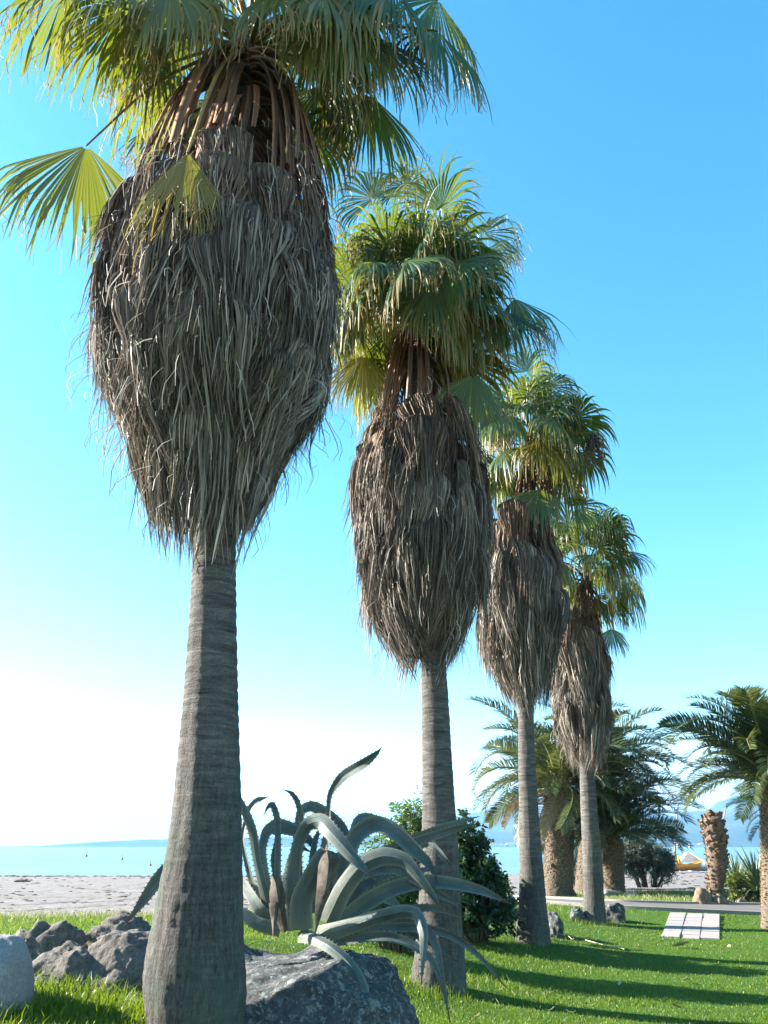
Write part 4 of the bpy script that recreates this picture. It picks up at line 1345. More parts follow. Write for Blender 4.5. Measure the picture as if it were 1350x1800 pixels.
def agave_leaf(pts, twist=0.0, name='leaf', mat='agave', channel=.06, thick=.008, tipspine=True, rn=.5):
    """pts: (crop x, crop y, metres nearer(-)/farther(+), width px) from base to tip"""
    ctl = []
    for cx, cy, dy, wd_ in pts:
        px, py = 400 + cx / 2.7, 1290 + cy / 2.7
        p = P(px, py, 7.6 + dy)
        ctl.append(np.concatenate([p, [wd_ * .86 / 2.7 / FPX * depth(px, py, 7.6 + dy)]]))
    n = 26
    c = spline(ctl, n)
    lin = np.asarray(ctl); uu = np.linspace(0, len(ctl) - 1, n)
    cl_ = np.stack([np.interp(uu, np.arange(len(ctl)), lin[:, k]) for k in range(4)], 1)
    c = .62 * c + .38 * cl_
    c[:, 3] = np.maximum(c[:, 3], .004)
    p = c[:, :3]
    T = unit(np.gradient(p, axis=0))
    view = unit(p - np.array([0, 0, EYE]))
    W = unit(np.cross(T, view))
    # keep the side direction continuous
    for i in range(1, n):
        if np.dot(W[i], W[i - 1]) < 0: W[i] = -W[i]
    N = np.cross(W, T)
    ph_ = (pts[0][0] * .37 + pts[-1][1] * .11) % 6.28
    tw = (np.linspace(twist, twist * .4, n) + .42 * np.sin(np.linspace(0, 4.2, n) + ph_) * np.linspace(.3, 1, n))[:, None]
    W, N = np.cos(tw) * W + np.sin(tw) * N, -np.sin(tw) * W + np.cos(tw) * N
    # the channel (upper face) opens to the side away from the curve's hanging end: towards the plant's axis / sky
    ax = AB + np.array([0, 0, .9])
    sgn = np.sign(np.sum(N * (ax - p), -1).mean()) or 1
    N = N * sgn
    hw = c[:, 3] / 2 / max(.55, math.cos(twist))
    channel = channel + .16 * ((rn * 7.3) % 1)
    us = np.array([-1, -.5, 0, 0, .5, 1])
    G1 = p[:, None] + W[:, None] * (us[None, :, None] * hw[:, None, None]) + N[:, None] * ((np.abs(us) ** 1.08)[None, :, None] * hw[:, None, None] * channel * 2)
    th_ = thick * np.interp(np.linspace(0, 1, n), [0, .2, .8, 1], [1.6, 1.1, .8, .1])
    th_ = np.minimum(th_, hw * .5)
    prof = np.array([.08, .8, 1, 1, .8, .08])
    G2 = G1 - N[:, None] * (th_[:, None, None] * prof[None, :, None])
    m_ = MB()
    m2_ = MB()
    t = np.repeat(np.linspace(0, 1, n), 12)
    wavy = (np.sin(np.linspace(0, 1, n) * 19 + rn * 40) * .05)[:, None, None] * hw[:, None, None] * (np.abs(us) ** 3)[None, :, None] * N[:, None]
    G1 = G1 + wavy; G2 = G2 + wavy
    tt_ = np.repeat(np.linspace(0, 1, n), 6)
    er = np.tile((us + 1) / 2, n)
    er = er.reshape(n, 6)
    for a_, b_ in ((0, 3), (3, 6)):
        m_.grid(G1[:, a_:b_] - AB, 0, er[:, a_:b_].ravel(), np.repeat(np.linspace(0, 1, n), 3))
        m_.grid(G2[:, a_:b_][:, ::-1] - AB, 0, er[:, a_:b_][:, ::-1].ravel(), np.repeat(np.linspace(0, 1, n), 3))
    for k in (0, 5):
        m_.grid(np.stack([G1[:, k], G2[:, k]], 1) - AB, 0, 1.0, np.repeat(np.linspace(0, 1, n), 2))
    if tipspine and mat == 'agave':
        ln = np.cumsum(np.r_[0, np.linalg.norm(np.diff(p, axis=0), axis=1)])
        for s_ in (0, 5):
            for d in np.arange(.12, ln[-1] - .05, .045):
                i = np.interp(d, ln, np.arange(n)); i0 = int(i); f = i - i0
                q = G1[i0, s_] * (1 - f) + G1[min(i0 + 1, n - 1), s_] * f
                o = W[i0] * (1 if s_ else -1)
                tg = T[i0]
                m2_.add([q - AB - tg * .007 - o * .002, q - AB + tg * .007 - o * .002, q - AB + o * .016 + tg * .004], tris=[(0, 1, 2)])
        tube(m2_, np.array([p[-2], p[-1], p[-1] + T[-1] * .035]) - AB, [.007, .005, .0008], 5, 0)
    lo = link(name, m_.mesh(name, MT[mat]), agave, (0, 0, 0))
    if m2_.v:
        so = sub('spine', m2_.mesh('spine', MT['spine'], False), lo)
        so['kind'] = 'stuff'
    return lo


LV = [
    ([(440, 800, .1, 60), (470, 600, .15, 34), (478, 420, .2, 24), (486, 290, .2, 30), (545, 205, .1, 54), (640, 145, -.1, 52), (700, 98, -.2, 30), (730, 66, -.25, 3)], .25),
    ([(330, 930, -.1, 110), (310, 720, -.12, 78), (330, 540, -.15, 66), (375, 435, -.2, 74), (440, 415, -.3, 88), (500, 475, -.42, 84), (600, 590, -.55, 62), (700, 690, -.6, 4)], .1),
    ([(250, 860, .1, 60), (238, 700, .15, 40), (240, 520, .2, 34), (235, 400, .25, 34), (212, 335, .25, 30), (190, 350, .2, 18), (175, 378, .2, 2)], .3),
    ([(215, 860, .15, 60), (178, 680, .25, 48), (165, 550, .35, 40), (185, 465, .45, 56), (240, 440, .5, 80), (330, 465, .5, 66), (400, 520, .5, 40), (412, 570, .5, 4)], .2),
    ([(205, 870, 0, 70), (165, 720, -.05, 56), (135, 590, -.1, 48), (118, 470, -.15, 50), (88, 380, -.2, 46), (66, 320, -.2, 24), (58, 285, -.2, 3)], .15),
    ([(180, 850, .2, 50), (110, 680, .35, 30), (72, 500, .45, 22), (105, 365, .5, 34), (140, 318, .5, 30), (188, 300, .5, 3)], .5),
    ([(360, 860, .3, 60), (345, 700, .35, 36), (345, 540, .4, 30), (355, 420, .42, 34), (335, 325, .4, 32), (305, 282, .38, 22), (270, 266, .35, 3)], .3),
    ([(370, 860, .4, 60), (335, 640, .5, 36), (332, 470, .55, 34), (350, 370, .6, 50), (400, 345, .65, 60), (470, 385, .7, 66), (540, 440, .7, 54), (600, 520, .65, 4)], .1),
    ([(350, 930, -.25, 130), (350, 800, -.3, 122), (400, 690, -.33, 116), (450, 600, -.35, 110), (475, 560, -.36, 96)], .0),
    ([(470, 900, -.1, 120), (545, 740, -.15, 108), (640, 620, -.2, 100), (740, 580, -.25, 94), (840, 600, -.3, 76), (910, 680, -.35, 56), (975, 770, -.35, 34), (1015, 832, -.35, 3)], .15),
    ([(490, 860, .05, 90), (590, 690, .1, 80), (700, 640, .1, 70), (800, 635, .1, 66), (900, 690, .05, 58), (1010, 765, 0, 38), (1125, 825, 0, 3)], .2),
    ([(470, 800, .2, 90), (550, 590, .25, 86), (625, 470, .3, 92), (700, 430, .3, 92), (790, 465, .25, 90), (880, 545, .2, 74), (955, 615, .15, 48), (1000, 702, .1, 3)], .05),
    ([(500, 760, .3, 80), (600, 640, .4, 70), (740, 570, .55, 66), (880, 510, .7, 66), (1000, 455, .8, 48), (1100, 418, .9, 28), (1186, 394, 1.0, 3)], .2),
    ([(520, 780, .15, 80), (640, 650, .2, 66), (780, 570, .3, 60), (900, 510, .35, 52), (1020, 470, .4, 46), (1110, 440, .45, 30), (1172, 430, .5, 3)], -.3),
    ([(540, 900, -.05, 100), (660, 800, 0, 90), (800, 730, .05, 84), (940, 705, .1, 76), (1080, 715, .15, 66), (1220, 750, .2, 44), (1332, 802, .25, 3)], .1),
    ([(420, 960, -.2, 100), (560, 920, -.3, 80), (700, 875, -.4, 72), (820, 845, -.5, 70), (895, 855, -.6, 66), (930, 940, -.7, 52), (928, 1060, -.75, 34), (920, 1185, -.75, 3)], .1),
    ([(450, 970, 0, 70), (620, 940, .05, 50), (780, 918, .1, 46), (920, 920, .1, 44), (1060, 955, .1, 38), (1190, 1050, .1, 26), (1312, 1192, .1, 3)], .3),
    ([(500, 980, -.1, 70), (650, 965, -.15, 52), (770, 965, -.2, 50), (870, 1000, -.25, 46), (955, 1060, -.3, 42), (1000, 1140, -.3, 28), (1022, 1218, -.3, 3)], .3),
    ([(520, 950, .2, 60), (740, 900, .2, 44), (880, 890, .15, 42), (950, 930, .1, 44), (995, 1020, .05, 40), (1018, 1170, 0, 30), (1055, 1362, 0, 3)], .3),
    ([(340, 950, -.2, 80), (400, 965, -.35, 62), (480, 1005, -.5, 60), (560, 1070, -.6, 62), (610, 1140, -.66, 66), (636, 1220, -.7, 80), (640, 1300, -.72, 60), (622, 1378, -.72, 3)], .2),
    ([(230, 910, .0, 80), (150, 830, -.05, 60), (60, 700, .15, 48), (-110, 600, .45, 44), (-262, 618, .6, 58), (-330, 690, .6, 66), (-400, 790, .6, 50), (-485, 905, .6, 3)], .35),
    ([(250, 930, -.1, 80), (150, 905, -.1, 66), (60, 850, -.05, 60), (-40, 840, 0, 44), (-130, 900, 0, 4)], .3),
    ([(560, 800, .4, 70), (590, 560, .5, 64), (620, 420, .55, 60), (665, 400, .6, 56), (760, 440, .6, 54), (840, 500, .6, 40), (880, 560, .6, 3)], .3),
    ([(430, 760, .1, 60), (450, 600, .1, 44), (462, 500, .1, 30), (470, 440, .1, 3)], .3),
    ([(540, 850, .3, 80), (640, 720, .45, 66), (760, 660, .6, 56), (860, 640, .7, 40), (930, 660, .75, 4)], .4),
    ([(900, 560, .75, 20), (940, 528, .8, 26), (985, 540, .75, 30), (1030, 590, .7, 26), (1070, 640, .7, 3)], .3),
    ([(500, 900, .5, 90), (600, 800, .7, 70), (700, 770, .9, 60), (790, 800, 1.05, 40), (850, 870, 1.1, 4)], .4),
    ([(520, 900, .3, 56), (700, 750, .45, 46), (880, 660, .55, 34), (1060, 622, .6, 3)], .3),
    ([(500, 880, .5, 56), (640, 690, .65, 46), (760, 590, .75, 34), (860, 535, .8, 3)], -.2),
    ([(540, 930, .2, 60), (760, 850, .3, 48), (960, 825, .35, 36), (1130, 872, .4, 3)], .2),
    ([(480, 820, .5, 52), (540, 640, .6, 40), (610, 520, .7, 30), (705, 436, .75, 3)], .4),
    ([(420, 850, .3, 52), (400, 640, .4, 40), (418, 500, .5, 30), (470, 405, .55, 3)], -.2),
    ([(300, 880, .3, 50), (245, 720, .35, 38), (215, 600, .4, 28), (228, 492, .4, 3)], .2),
    ([(560, 960, .1, 56), (740, 930, .15, 44), (900, 960, .2, 34), (1090, 1080, .2, 3)], .1),
    ([(290, 900, .2, 80), (285, 720, .4, 60), (300, 600, .55, 40), (340, 540, .6, 30), (395, 560, .6, 4)], .4),
]
for i, (pts, tw) in enumerate(LV):
    agave_leaf(pts, tw, rn=random.random())
o = agave_leaf([(475, 565, -.36, 110), (480, 620, -.42, 118), (466, 720, -.46, 92), (440, 830, -.47, 50), (415, 955, -.47, 3)], .1, 'broken_leaf', 'agavedry', .15, .03)
o['label'] = 'wide broken leaf folded down and dried brown'
o = agave_leaf([(270, 940, -.15, 40), (252, 860, -.2, 66), (236, 770, -.22, 82), (228, 700, -.22, 60), (210, 665, -.22, 14)], .1, 'leaf_stub', 'agavedry', .3, .03)
o['label'] = 'torn dry stub, straw coloured and frayed'
o = agave_leaf([(225, 800, -.26, 60), (222, 860, -.28, 44), (216, 965, -.28, 3)], .1, 'dry_tip', 'agavedry', .2, .01)
m_ = MB()
V, F = ICO[3]
m_.add(V * np.array([.12, .08, .08]) + (P(575, 1652, 8.0) - AB), tris=F)
link('stem', m_.mesh('stem', MT['core']), agave, (0, 0, 0))


# ------------------------------------------------------------------ bushes and shrubs
def leaf_cards(mb, C, D, Ln, Wd, r_, rn):
    """pointed folded leaves: centres at C, along D"""
    n = len(C)
    up = r_.normal(size=(n, 3))
    s = unit(np.cross(D, up))
    nn = np.cross(s, D)
    Ln = Ln[:, None]; Wd = Wd[:, None]
    a = C; b_ = C + D * Ln * .45 - s * Wd - nn * Wd * .3; c = C + D * Ln * .45 + s * Wd - nn * Wd * .3; d = C + D * Ln + np.array([0, 0, -.12]) * Ln
    e = C + D * Ln * .5
    V = np.stack([a, b_, e, c, d], 1).reshape(-1, 3)
    i = np.arange(n)[:, None] * 5
    T = np.concatenate([i + np.array([[0, 1, 2]]), i + np.array([[0, 2, 3]]), i + np.array([[1, 4, 2]]), i + np.array([[2, 4, 3]])])
    mb.add(V, tris=T, rnd=np.repeat(rn, 5), t=.5)


def bush(name, label, cat, base, blobs, nstem, per, leafL, leafW, mat, seed, upright=.6, group=None):
    """blobs: (dx, dy, z, rx, ry, rz) ellipsoids filled with leafy twigs; base in world"""
    r_ = np.random.default_rng(seed)
    root = thing(name, base, label, cat, group)
    ms, ml = MB(), MB()
    vol = np.array([b[3] * b[4] * b[5] for b in blobs]); pr = vol / vol.sum()
    for i in range(nstem):
        bl = blobs[r_.choice(len(blobs), p=pr)]
        v = unit(r_.normal(size=3)); v[2] = abs(v[2]) * .9 if r_.random() < .7 else v[2]
        rad = r_.uniform(.55, 1.05) * (1 + .18 * math.sin(v[0] * 5 + v[1] * 4 + i % 3))
        end = np.array(bl[:3]) + v * rad * np.array(bl[3:])
        st = np.array([bl[0] * .5 + r_.normal(0, .06), bl[1] * .5 + r_.normal(0, .06), 0.0])
        inner = np.array(bl[:3]) + v * np.array(bl[3:]) * .25
        if i % 9 == 0:
            tube(ms, spline([st, inner, end], 6), np.linspace(.014, .003, 6), 4)
        twd = unit(v * np.array([1, 1, 1]) + np.array([0, 0, upright]))
        k = per
        tpos = r_.uniform(-.28, 0.02, k)
        C = end + twd * tpos[:, None] * (leafL * 3.2) + r_.normal(0, .006, (k, 3))
        a = r_.uniform(0, 6.283, k)
        s = unit(np.cross(twd, [0.3, .2, 1])); b_ = np.cross(s, twd)
        D = unit(twd * r_.uniform(.3, 1.0, k)[:, None] + np.cos(a)[:, None] * s + np.sin(a)[:, None] * b_)
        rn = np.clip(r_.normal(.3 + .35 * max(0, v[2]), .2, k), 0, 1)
        leaf_cards(ml, C, D, leafL * r_.uniform(.6, 1.15, k), leafW * r_.uniform(.7, 1.1, k), r_, rn)
    link('stem', ms.mesh('stem', MT['twig']), root, (0, 0, 0))
    link('foliage', ml.mesh('foliage', mat, False), root, (0, 0, 0))
    return root


def gp(px, Y):
    X = (px - 675) / FPX * (Y * CT - 1.5 * ST)
    return np.array([X, Y, float(gz(X, Y))])


b = gp(700, 13.2)
bush('oleander', 'tall green oleander bush behind the agave and second fan palm', 'bush', b,
     [(-.15, 0, .75, .75, .6, .75), (.25, .1, 1.25, .65, .6, .75), (-.35, 0, .5, .6, .5, .5), (.55, .2, .9, .5, .5, .8), (.25, .1, 1.75, .4, .4, .5)], 1100, 12, .13, .014, MT['oleander'], 61, 1.0)
b = gp(838, 15.6)
bush('dark_bush', 'dense dark round bush between the second and third fan palms', 'bush', b,
     [(-.1, 0, .8, .62, .6, .8), (-.3, -.2, .35, .7, .6, .4), (.2, .2, .35, .6, .7, .4), (-.2, .1, 1.5, .5, .5, .6), (.15, 0, .55, .6, .6, .55), (-.25, 0, 1.0, .6, .5, .7), (.0, .6, .8, .7, .6, .85)], 1700, 12, .10, .026, MT['darkleaf'], 62, .3)
b = gp(886, 17.2)
bush('sapling', 'thin leafy sapling against the sand left of the third fan palm', 'sapling', b,
     [(0, 0, .55, .22, .2, .45), (.14, 0, .72, .12, .12, .22)], 34, 7, .12, .022, MT['darkleaf'], 63, .8)
b = gp(1139, 40)
bush('tamarisk', 'grey green tamarisk bush leaning over dry grass beyond the path', 'bush', b,
     [(-.3, 0, 1.1, 1.0, .8, .9), (.5, 0, 1.0, .9, .8, .75), (.9, 0, .7, .5, .5, .5), (-.8, 0, 1.2, .6, .6, .8)], 1700, 14, .20, .016, MT['tamarisk'], 64, .0)
b = gp(1000, 40)
bush('tamarisk', 'grey green bush seen between the trunks of the date palms', 'bush', b,
     [(0.3, 0, 1.3, .9, .9, 1.2), (1.0, 0, 1.0, .8, .8, .9)], 420, 9, .2, .016, MT['tamarisk'], 65, .1)
b = gp(1303, 27.6)
bush('hedge_shrub', 'low glossy green shrub right of the headless stump', 'shrub', b,
     [(-.25, 0, .42, .48, .45, .45), (.35, 0, .45, .5, .5, .5), (.9, 0, .4, .5, .5, .45)], 620, 10, .095, .026, MT['hedge'], 66, .5)


def sword_plant(label, base, n, L, W, seed, el=(1.45, .1)):
    r_ = np.random.default_rng(seed)
    root = thing('sword_plant', base, label, 'plant', 'spiky sword leaved plants beside the path')
    for i in range(n):
        u = (i + .5) / n
        a = i * 2.39996; e = el[0] + (el[1] - el[0]) * u + r_.normal(0, .1)
        d = np.array([math.cos(a) * math.cos(e), math.sin(a) * math.cos(e), math.sin(e)])
        l = L * r_.uniform(.7, 1.1)
        t = np.linspace(0, 1, 6)[:, None]
        p = d * l * t + np.array([0, 0, -.25 * l]) * t ** 2.2
        s = unit(np.cross(d, [0, 0, 1.0]) + 1e-6)
        wv = np.array([.7, 1, .95, .75, .45, .02])[:, None] * W
        nn = np.cross(s, d)
        m_ = MB()
        m_.grid(np.stack([p - s * wv + nn * wv * .4, p, p + s * wv + nn * wv * .4], 1), 0, float(np.clip(r_.beta(2, 2.4), 0, 1)), np.repeat(t.ravel(), 3))
        link('leaf', m_.mesh('leaf', MT['yucca']), root, (0, 0, .35))
    return root


sword_plant('spiky green sword leaved plant right behind the headless stump', gp(1300, 28.2), 70, 1.5, .034, 71)
sword_plant('pale sword leaved plant with straw coloured leaves at the right edge', gp(1335, 27.0), 80, 1.7, .034, 72)
sword_plant('tallest sword leaved plant at the back of the right edge shrubs', gp(1362, 28.5), 60, 1.8, .036, 73)


# ------------------------------------------------------------------ boats, poles, buoys, town
def hull(name, mat, L, W, H, parent, z0=0, yaw=0, off=(0, 0)):
    m_ = MB()
    n = 15
    G = []
    for t in np.linspace(0, 1, n):
        x = (t - .5) * L
        w_ = W / 2 * (1 - abs(2 * t - 1) ** 3) ** .6 if t > .5 else W / 2 * (.78 + .22 * min(1, t * 3))
        if t > .99: w_ = .02
        sh = H * (1 + .35 * (2 * t - 1) ** 2)
        kb = .06 + .3 * H * max(0, 2 * t - 1) ** 2
        G.append([(x, -w_, sh), (x, -w_ * .85, H * .45 + kb), (x, -w_ * .3, kb), (x, w_ * .3, kb), (x, w_ * .85, H * .45 + kb), (x, w_, sh), (x, w_ * .86, sh * .98), (x, w_ * .7, H * .6), (x, -w_ * .7, H * .6), (x, -w_ * .86, sh * .98)])
    G = np.array(G)
    m_.grid(G, wrap=True)
    m_.add(G[0], tris=[(0, i, i + 1) for i in range(1, 9)])
    c, s = math.cos(yaw), math.sin(yaw)
    V = np.concatenate(m_.v)
    o = link(name, m_.mesh(name, mat), parent, (off[0], off[1], z0))
    o.rotation_euler = (0, 0, yaw)
    return o


def bar(mb, a, b_, r, n=6, mat=0):
    tube(mb, np.linspace(a, b_, 3), [r] * 3, n, mat)


BY = 80.0
pb = P(1202, 1528, BY)
pb[2] = float(gz(pb[0], BY))
boat = thing('pedal_boat', pb, 'yellow and orange pedal boat pulled up on the sand near the tamarisk', 'boat')
hull('hull', MT['orange'], 3.6, 1.5, .62, boat, .05, .15)
m_ = MB()
for x, hh in ((-.9, .9), (-.2, .95)):
    for y in (-.38, .38):
        pts = np.array([(x, y, .55), (x - .18, y, .8), (x - .3, y, hh + .45)])
        tube(m_, pts, [.24, .22, .12], 8, 0, flat=.5)
link('seat', m_.mesh('seat', MT['yellow']), boat, (0, 0, 0))
m_ = MB()
tube(m_, np.array([(-1.7, -.6, .8), (-1.6, 0, 1.0), (-1.7, .6, .8)]), [.2, .28, .2], 8)
tube(m_, np.array([(-1.75, .0, .5), (0, -.74, .62), (1.7, 0, .95)]), [.07, .07, .05], 6)
link('deck_rim', m_.mesh('deck_rim', MT['yellow']), boat, (0, 0, 0))
for k, (px, Y, L, lab, mt, yaw) in enumerate([(1232, 88, 3.6, 'small white rowing boat beside the yellow pedal boat', 'white', .5), (1247, 84, 3.2, 'blue hulled dinghy half hidden by the headless stump', 'blue', -.4), (1184, 92, 3.4, 'white dinghy behind the pale mast foot left of the pedal boat', 'white', .1)]):
    q = gp(px, Y)
    bt = thing('rowing_boat', q, lab, 'boat', 'small boats on the sand')
    hull('hull', MT[mt], L, 1.35, .55, bt, .03, yaw)
    m_ = MB()
    for x in (-.6, .3):
        bar(m_, (x * math.cos(yaw), x * math.sin(yaw) - .5, .5), (x * math.cos(yaw), x * math.sin(yaw) + .5, .5), .07)
    link('thwart', m_.mesh('thwart', MT['pole']), bt, (0, 0, 0))
# white canopy frame by the boats
q = gp(1212, 90)
cano = thing('canopy', q, 'small white pointed canopy behind the yellow pedal boat', 'canopy')
m_ = MB()
for s1 in (-1, 1):
    for s2 in (-1, 1):
        bar(m_, (s1 * 1.5, s2 * 1.0, 0), (s1 * 1.1, s2 * .8, 1.1), .06)
        bar(m_, (s1 * 1.1, s2 * .8, 1.1), (0, 0, 1.95), .05)
link('frame', m_.mesh('frame', MT['white']), cano, (0, 0, 0))
m_ = MB()
m_.add([(-1.25, -.9, 1.0), (1.25, -.9, 1.0), (1.25, .9, 1.0), (-1.25, .9, 1.0), (0, 0, 2.0), (0, 0, 1.9), (-1.2, -.85, .96), (1.2, -.85, .96), (1.2, .85, .96), (-1.2, .85, .96)],
       tris=[(1, 2, 4), (3, 0, 4), (2, 3, 4), (7, 5, 8), (9, 5, 6), (8, 5, 9)])
link('cloth', m_.mesh('cloth', MT['white'], False), cano, (0, 0, 0))


def mast(label, px_top, px_bot, Y, r, white_to=None):
    a, b_ = P(*px_bot, Y), P(*px_top, Y)
    root = thing('mast', a, label, 'pole')
    m_ = MB()
    L = b_ - a
    tube(m_, np.array([L * t for t in np.linspace(0, 1, 6)]), np.linspace(r, r * .55, 6), 8)
    link('shaft', m_.mesh('shaft', MT['pole']), root, (0, 0, 0))
    if white_to:
        m_ = MB()
        tube(m_, np.array([L * t for t in np.linspace(-.02, white_to, 4)]), [r * 1.7] * 4, 8)
        link('sleeve', m_.mesh('sleeve', MT['white']), root, (0, 0, 0))
    m_ = MB()
    tube(m_, np.array([L, L + np.array([.0, 0, .12])]), [r * .7, r * .3], 6)
    link('cap', m_.mesh('cap', MT['pole']), root, (0, 0, 0))


mast('slim brown mast with white foot left of the yellow pedal boat', (1192, 1414), (1184, 1529), 70, .09, .18)
mast('slim leaning mast behind the top of the headless stump', (1277, 1414), (1262, 1500), 74, .08)
for px, py, Y, lab in ((151, 1511, 330, 'dark buoy farthest from the beach, left of the others'), (214, 1516, 260, 'dark buoy in the middle of the three on the sea'), (264, 1523, 180, 'dark buoy nearest the water line, beside the first trunk')):
    q = P(px, py, Y); q[2] = -2.15
    root = thing('buoy', q, lab, 'buoy', 'buoys floating off the beach')
    m_ = MB()
    s = Y / 260
    tube(m_, np.array([(0, 0, -.3), (0, 0, .15), (0, 0, .45), (0, 0, .55)]) * s, np.array([.2, .38, .34, .1]) * s, 10)
    link('float', m_.mesh('float', MT['buoy']), root, (0, 0, 0))
    m_ = MB()
    tube(m_, np.array([(0, 0, .5), (0, 0, 1.0), (0, 0, 1.3)]) * s, np.array([.09, .07, .12]) * s, 8)
    link('top_mark', m_.mesh('top_mark', MT['buoy']), root, (0, 0, 0))

# white buildings along the far shore
tr_ = np.random.default_rng(3)
for i, (px, wd_, hh) in enumerate([(866, 34, 14), (880, 16, 10), (899, 38, 13), (889, 14, 8), (909, 18, 9), (1194, 18, 10), (1216, 20, 12), (1224, 15, 9), (1234, 24, 12), (1242, 16, 10)]):
    Y = 3300.0
    X = (px - 675) / FPX * Y * CT
    lab = ['wide white building at the left end of the far shore group', 'narrow white building second in the far shore group', 'broad white building near the third fan palm on the far shore', 'low white house between two broad far shore buildings', 'small white house nearest the third fan palm on the far shore',
           'small white far shore house above the bow left of the pedal boat', 'white far shore house above the white canopy', 'low white far shore house right of the canopy', 'broad white far shore house left of the stump', 'small white far shore house nearest the stump'][i]
    root = thing('white_house', (X, Y, -2.2), lab, 'house', 'white buildings on the far shore')
    w2, d2 = wd_ / 2, 8
    m_ = MB()
    m_.add([(-w2, -d2, 0), (w2, -d2, 0), (w2, d2, 0), (-w2, d2, 0), (-w2, -d2, hh), (w2, -d2, hh), (w2, d2, hh), (-w2, d2, hh)], quads=[(0, 1, 5, 4), (1, 2, 6, 5), (2, 3, 7, 6), (3, 0, 4, 7)])
    link('wall', m_.mesh('wall', MT['wall'], False), root, (0, 0, 0))
    m_ = MB()
    e = 1.03
    m_.add([(-w2 * e, -d2 * e, hh), (w2 * e, -d2 * e, hh), (w2 * e, d2 * e, hh), (-w2 * e, d2 * e, hh), (-w2 * .6, 0, hh + 3), (w2 * .6, 0, hh + 3)],
           quads=[(0, 1, 5, 4), (2, 3, 4, 5)], tris=[(1, 2, 5), (3, 0, 4)])
    link('roof', m_.mesh('roof', MT['tile'], False), root, (0, 0, 0))
    m_ = MB()
    for k in range(max(2, int(wd_ / 6))):
        for f in range(max(1, int(hh / 4))):
            x = -w2 + (k + .5) * wd_ / max(2, int(wd_ / 6)); z = 1.5 + f * 3.6
            m_.add([(x - .8, -d2 - .05, z), (x + .8, -d2 - .05, z), (x + .8, -d2 - .05, z + 1.6), (x - .8, -d2 - .05, z + 1.6)], quads=[(0, 1, 2, 3)])
    so = link('window', m_.mesh('window', MT['pane'], False), root, (0, 0, 0))
    so['kind'] = 'stuff'


# ------------------------------------------------------------------ grass
def grass(name, X, Y, H, W, mat, seed, lean=.45, rshift=0.0):
    r_ = np.random.default_rng(seed)
    n = len(X)
    Z = gz(X, Y) - .01
    B = np.stack([X, Y, Z], 1)
    a = r_.uniform(0, 2 * np.pi, n)
    d = np.stack([np.cos(a), np.sin(a), np.zeros(n)], 1)
    a2 = r_.uniform(0, 2 * np.pi, n)
    s = np.stack([np.cos(a2), np.sin(a2), np.zeros(n)], 1) * W[:, None]
    ln = (lean * r_.uniform(.2, 1.6, n) * H)[:, None]
    up = np.array([0, 0, 1.0]) * H[:, None]
    V = np.stack([B - s, B + s, B + up * .55 + d * ln * .3 - s * .7, B + up * .55 + d * ln * .3 + s * .7, B + up * .92 + d * ln], 1)
    i = np.arange(n)[:, None] * 5
    m_ = MB()
    rn = np.clip(r_.normal(.47 + rshift, .2, n) + .22 * vnoise(X, Y, 1.7, 21) + .16 * vnoise(X, Y, 5.5, 22), 0, 1)
    m_.add(V.reshape(-1, 3), tris=i + np.array([[2, 3, 4]]), quads=i + np.array([[0, 1, 3, 2]]), rnd=np.repeat(rn, 5), t=.5)
    o = m_.obj(name, mat, None, False)
    return tag(o, kind='stuff')


r_ = np.random.default_rng(9)


def scatter(n, y0, y1, p, margin=1.35):
    u = r_.uniform(size=n)
    k = 1 - p
    Y = (y0 ** k + u * (y1 ** k - y0 ** k)) ** (1 / k)
    X = r_.uniform(-1, 1, n) * (0.50 * Y * margin)
    return X, Y


X, Y = scatter(370000, 3.4, 27, 1.35)
keep = lawn_mask(X, Y) > .25 + .5 * r_.random(len(X))
q2 = np.stack([X, Y], 1)
dpath = np.min(np.linalg.norm(q2[:, None] - cl[None, ::3], axis=-1), axis=1)
keep &= dpath > 1.22
# clear of the pavers
cc = (a0 + a1 + b0 + b1)[:2] / 4
ax = unit((b0 + b1 - a0 - a1)[:2]); sx = np.array([ax[1], -ax[0]])
lu = np.abs((q2 - cc) @ sx); lv = np.abs((q2 - cc) @ ax)
hl = np.linalg.norm((b0 + b1 - a0 - a1)[:2]) / 4
keep &= ~((lu < wd / 2 * 1.0) & (lv < hl * 1.0))
for pr_ in (P1, P2, P3, P4):
    dq = np.hypot(X - pr_[1][0], Y - pr_[1][1])
    keep &= (dq > .36 + .5 * r_.random(len(X)) ** 2) | (r_.random(len(X)) < .25)
keep &= (vnoise(X, Y, 2.1, 33) < .42) | (r_.random(len(X)) < .45)
X, Y = X[keep], Y[keep]
long_ = np.clip(1 - (Y - 6) / 5, 0, 1) * (X < .2)
H = r_.uniform(.026, .055, len(X)) * (1 + 0.6 * long_ * r_.random(len(X)) + .35 * vnoise(X, Y, 1.2, 8))
grass('grass', X, Y, H, .0022 + .00024 * Y + 0 * X, MT['grass'], 31)
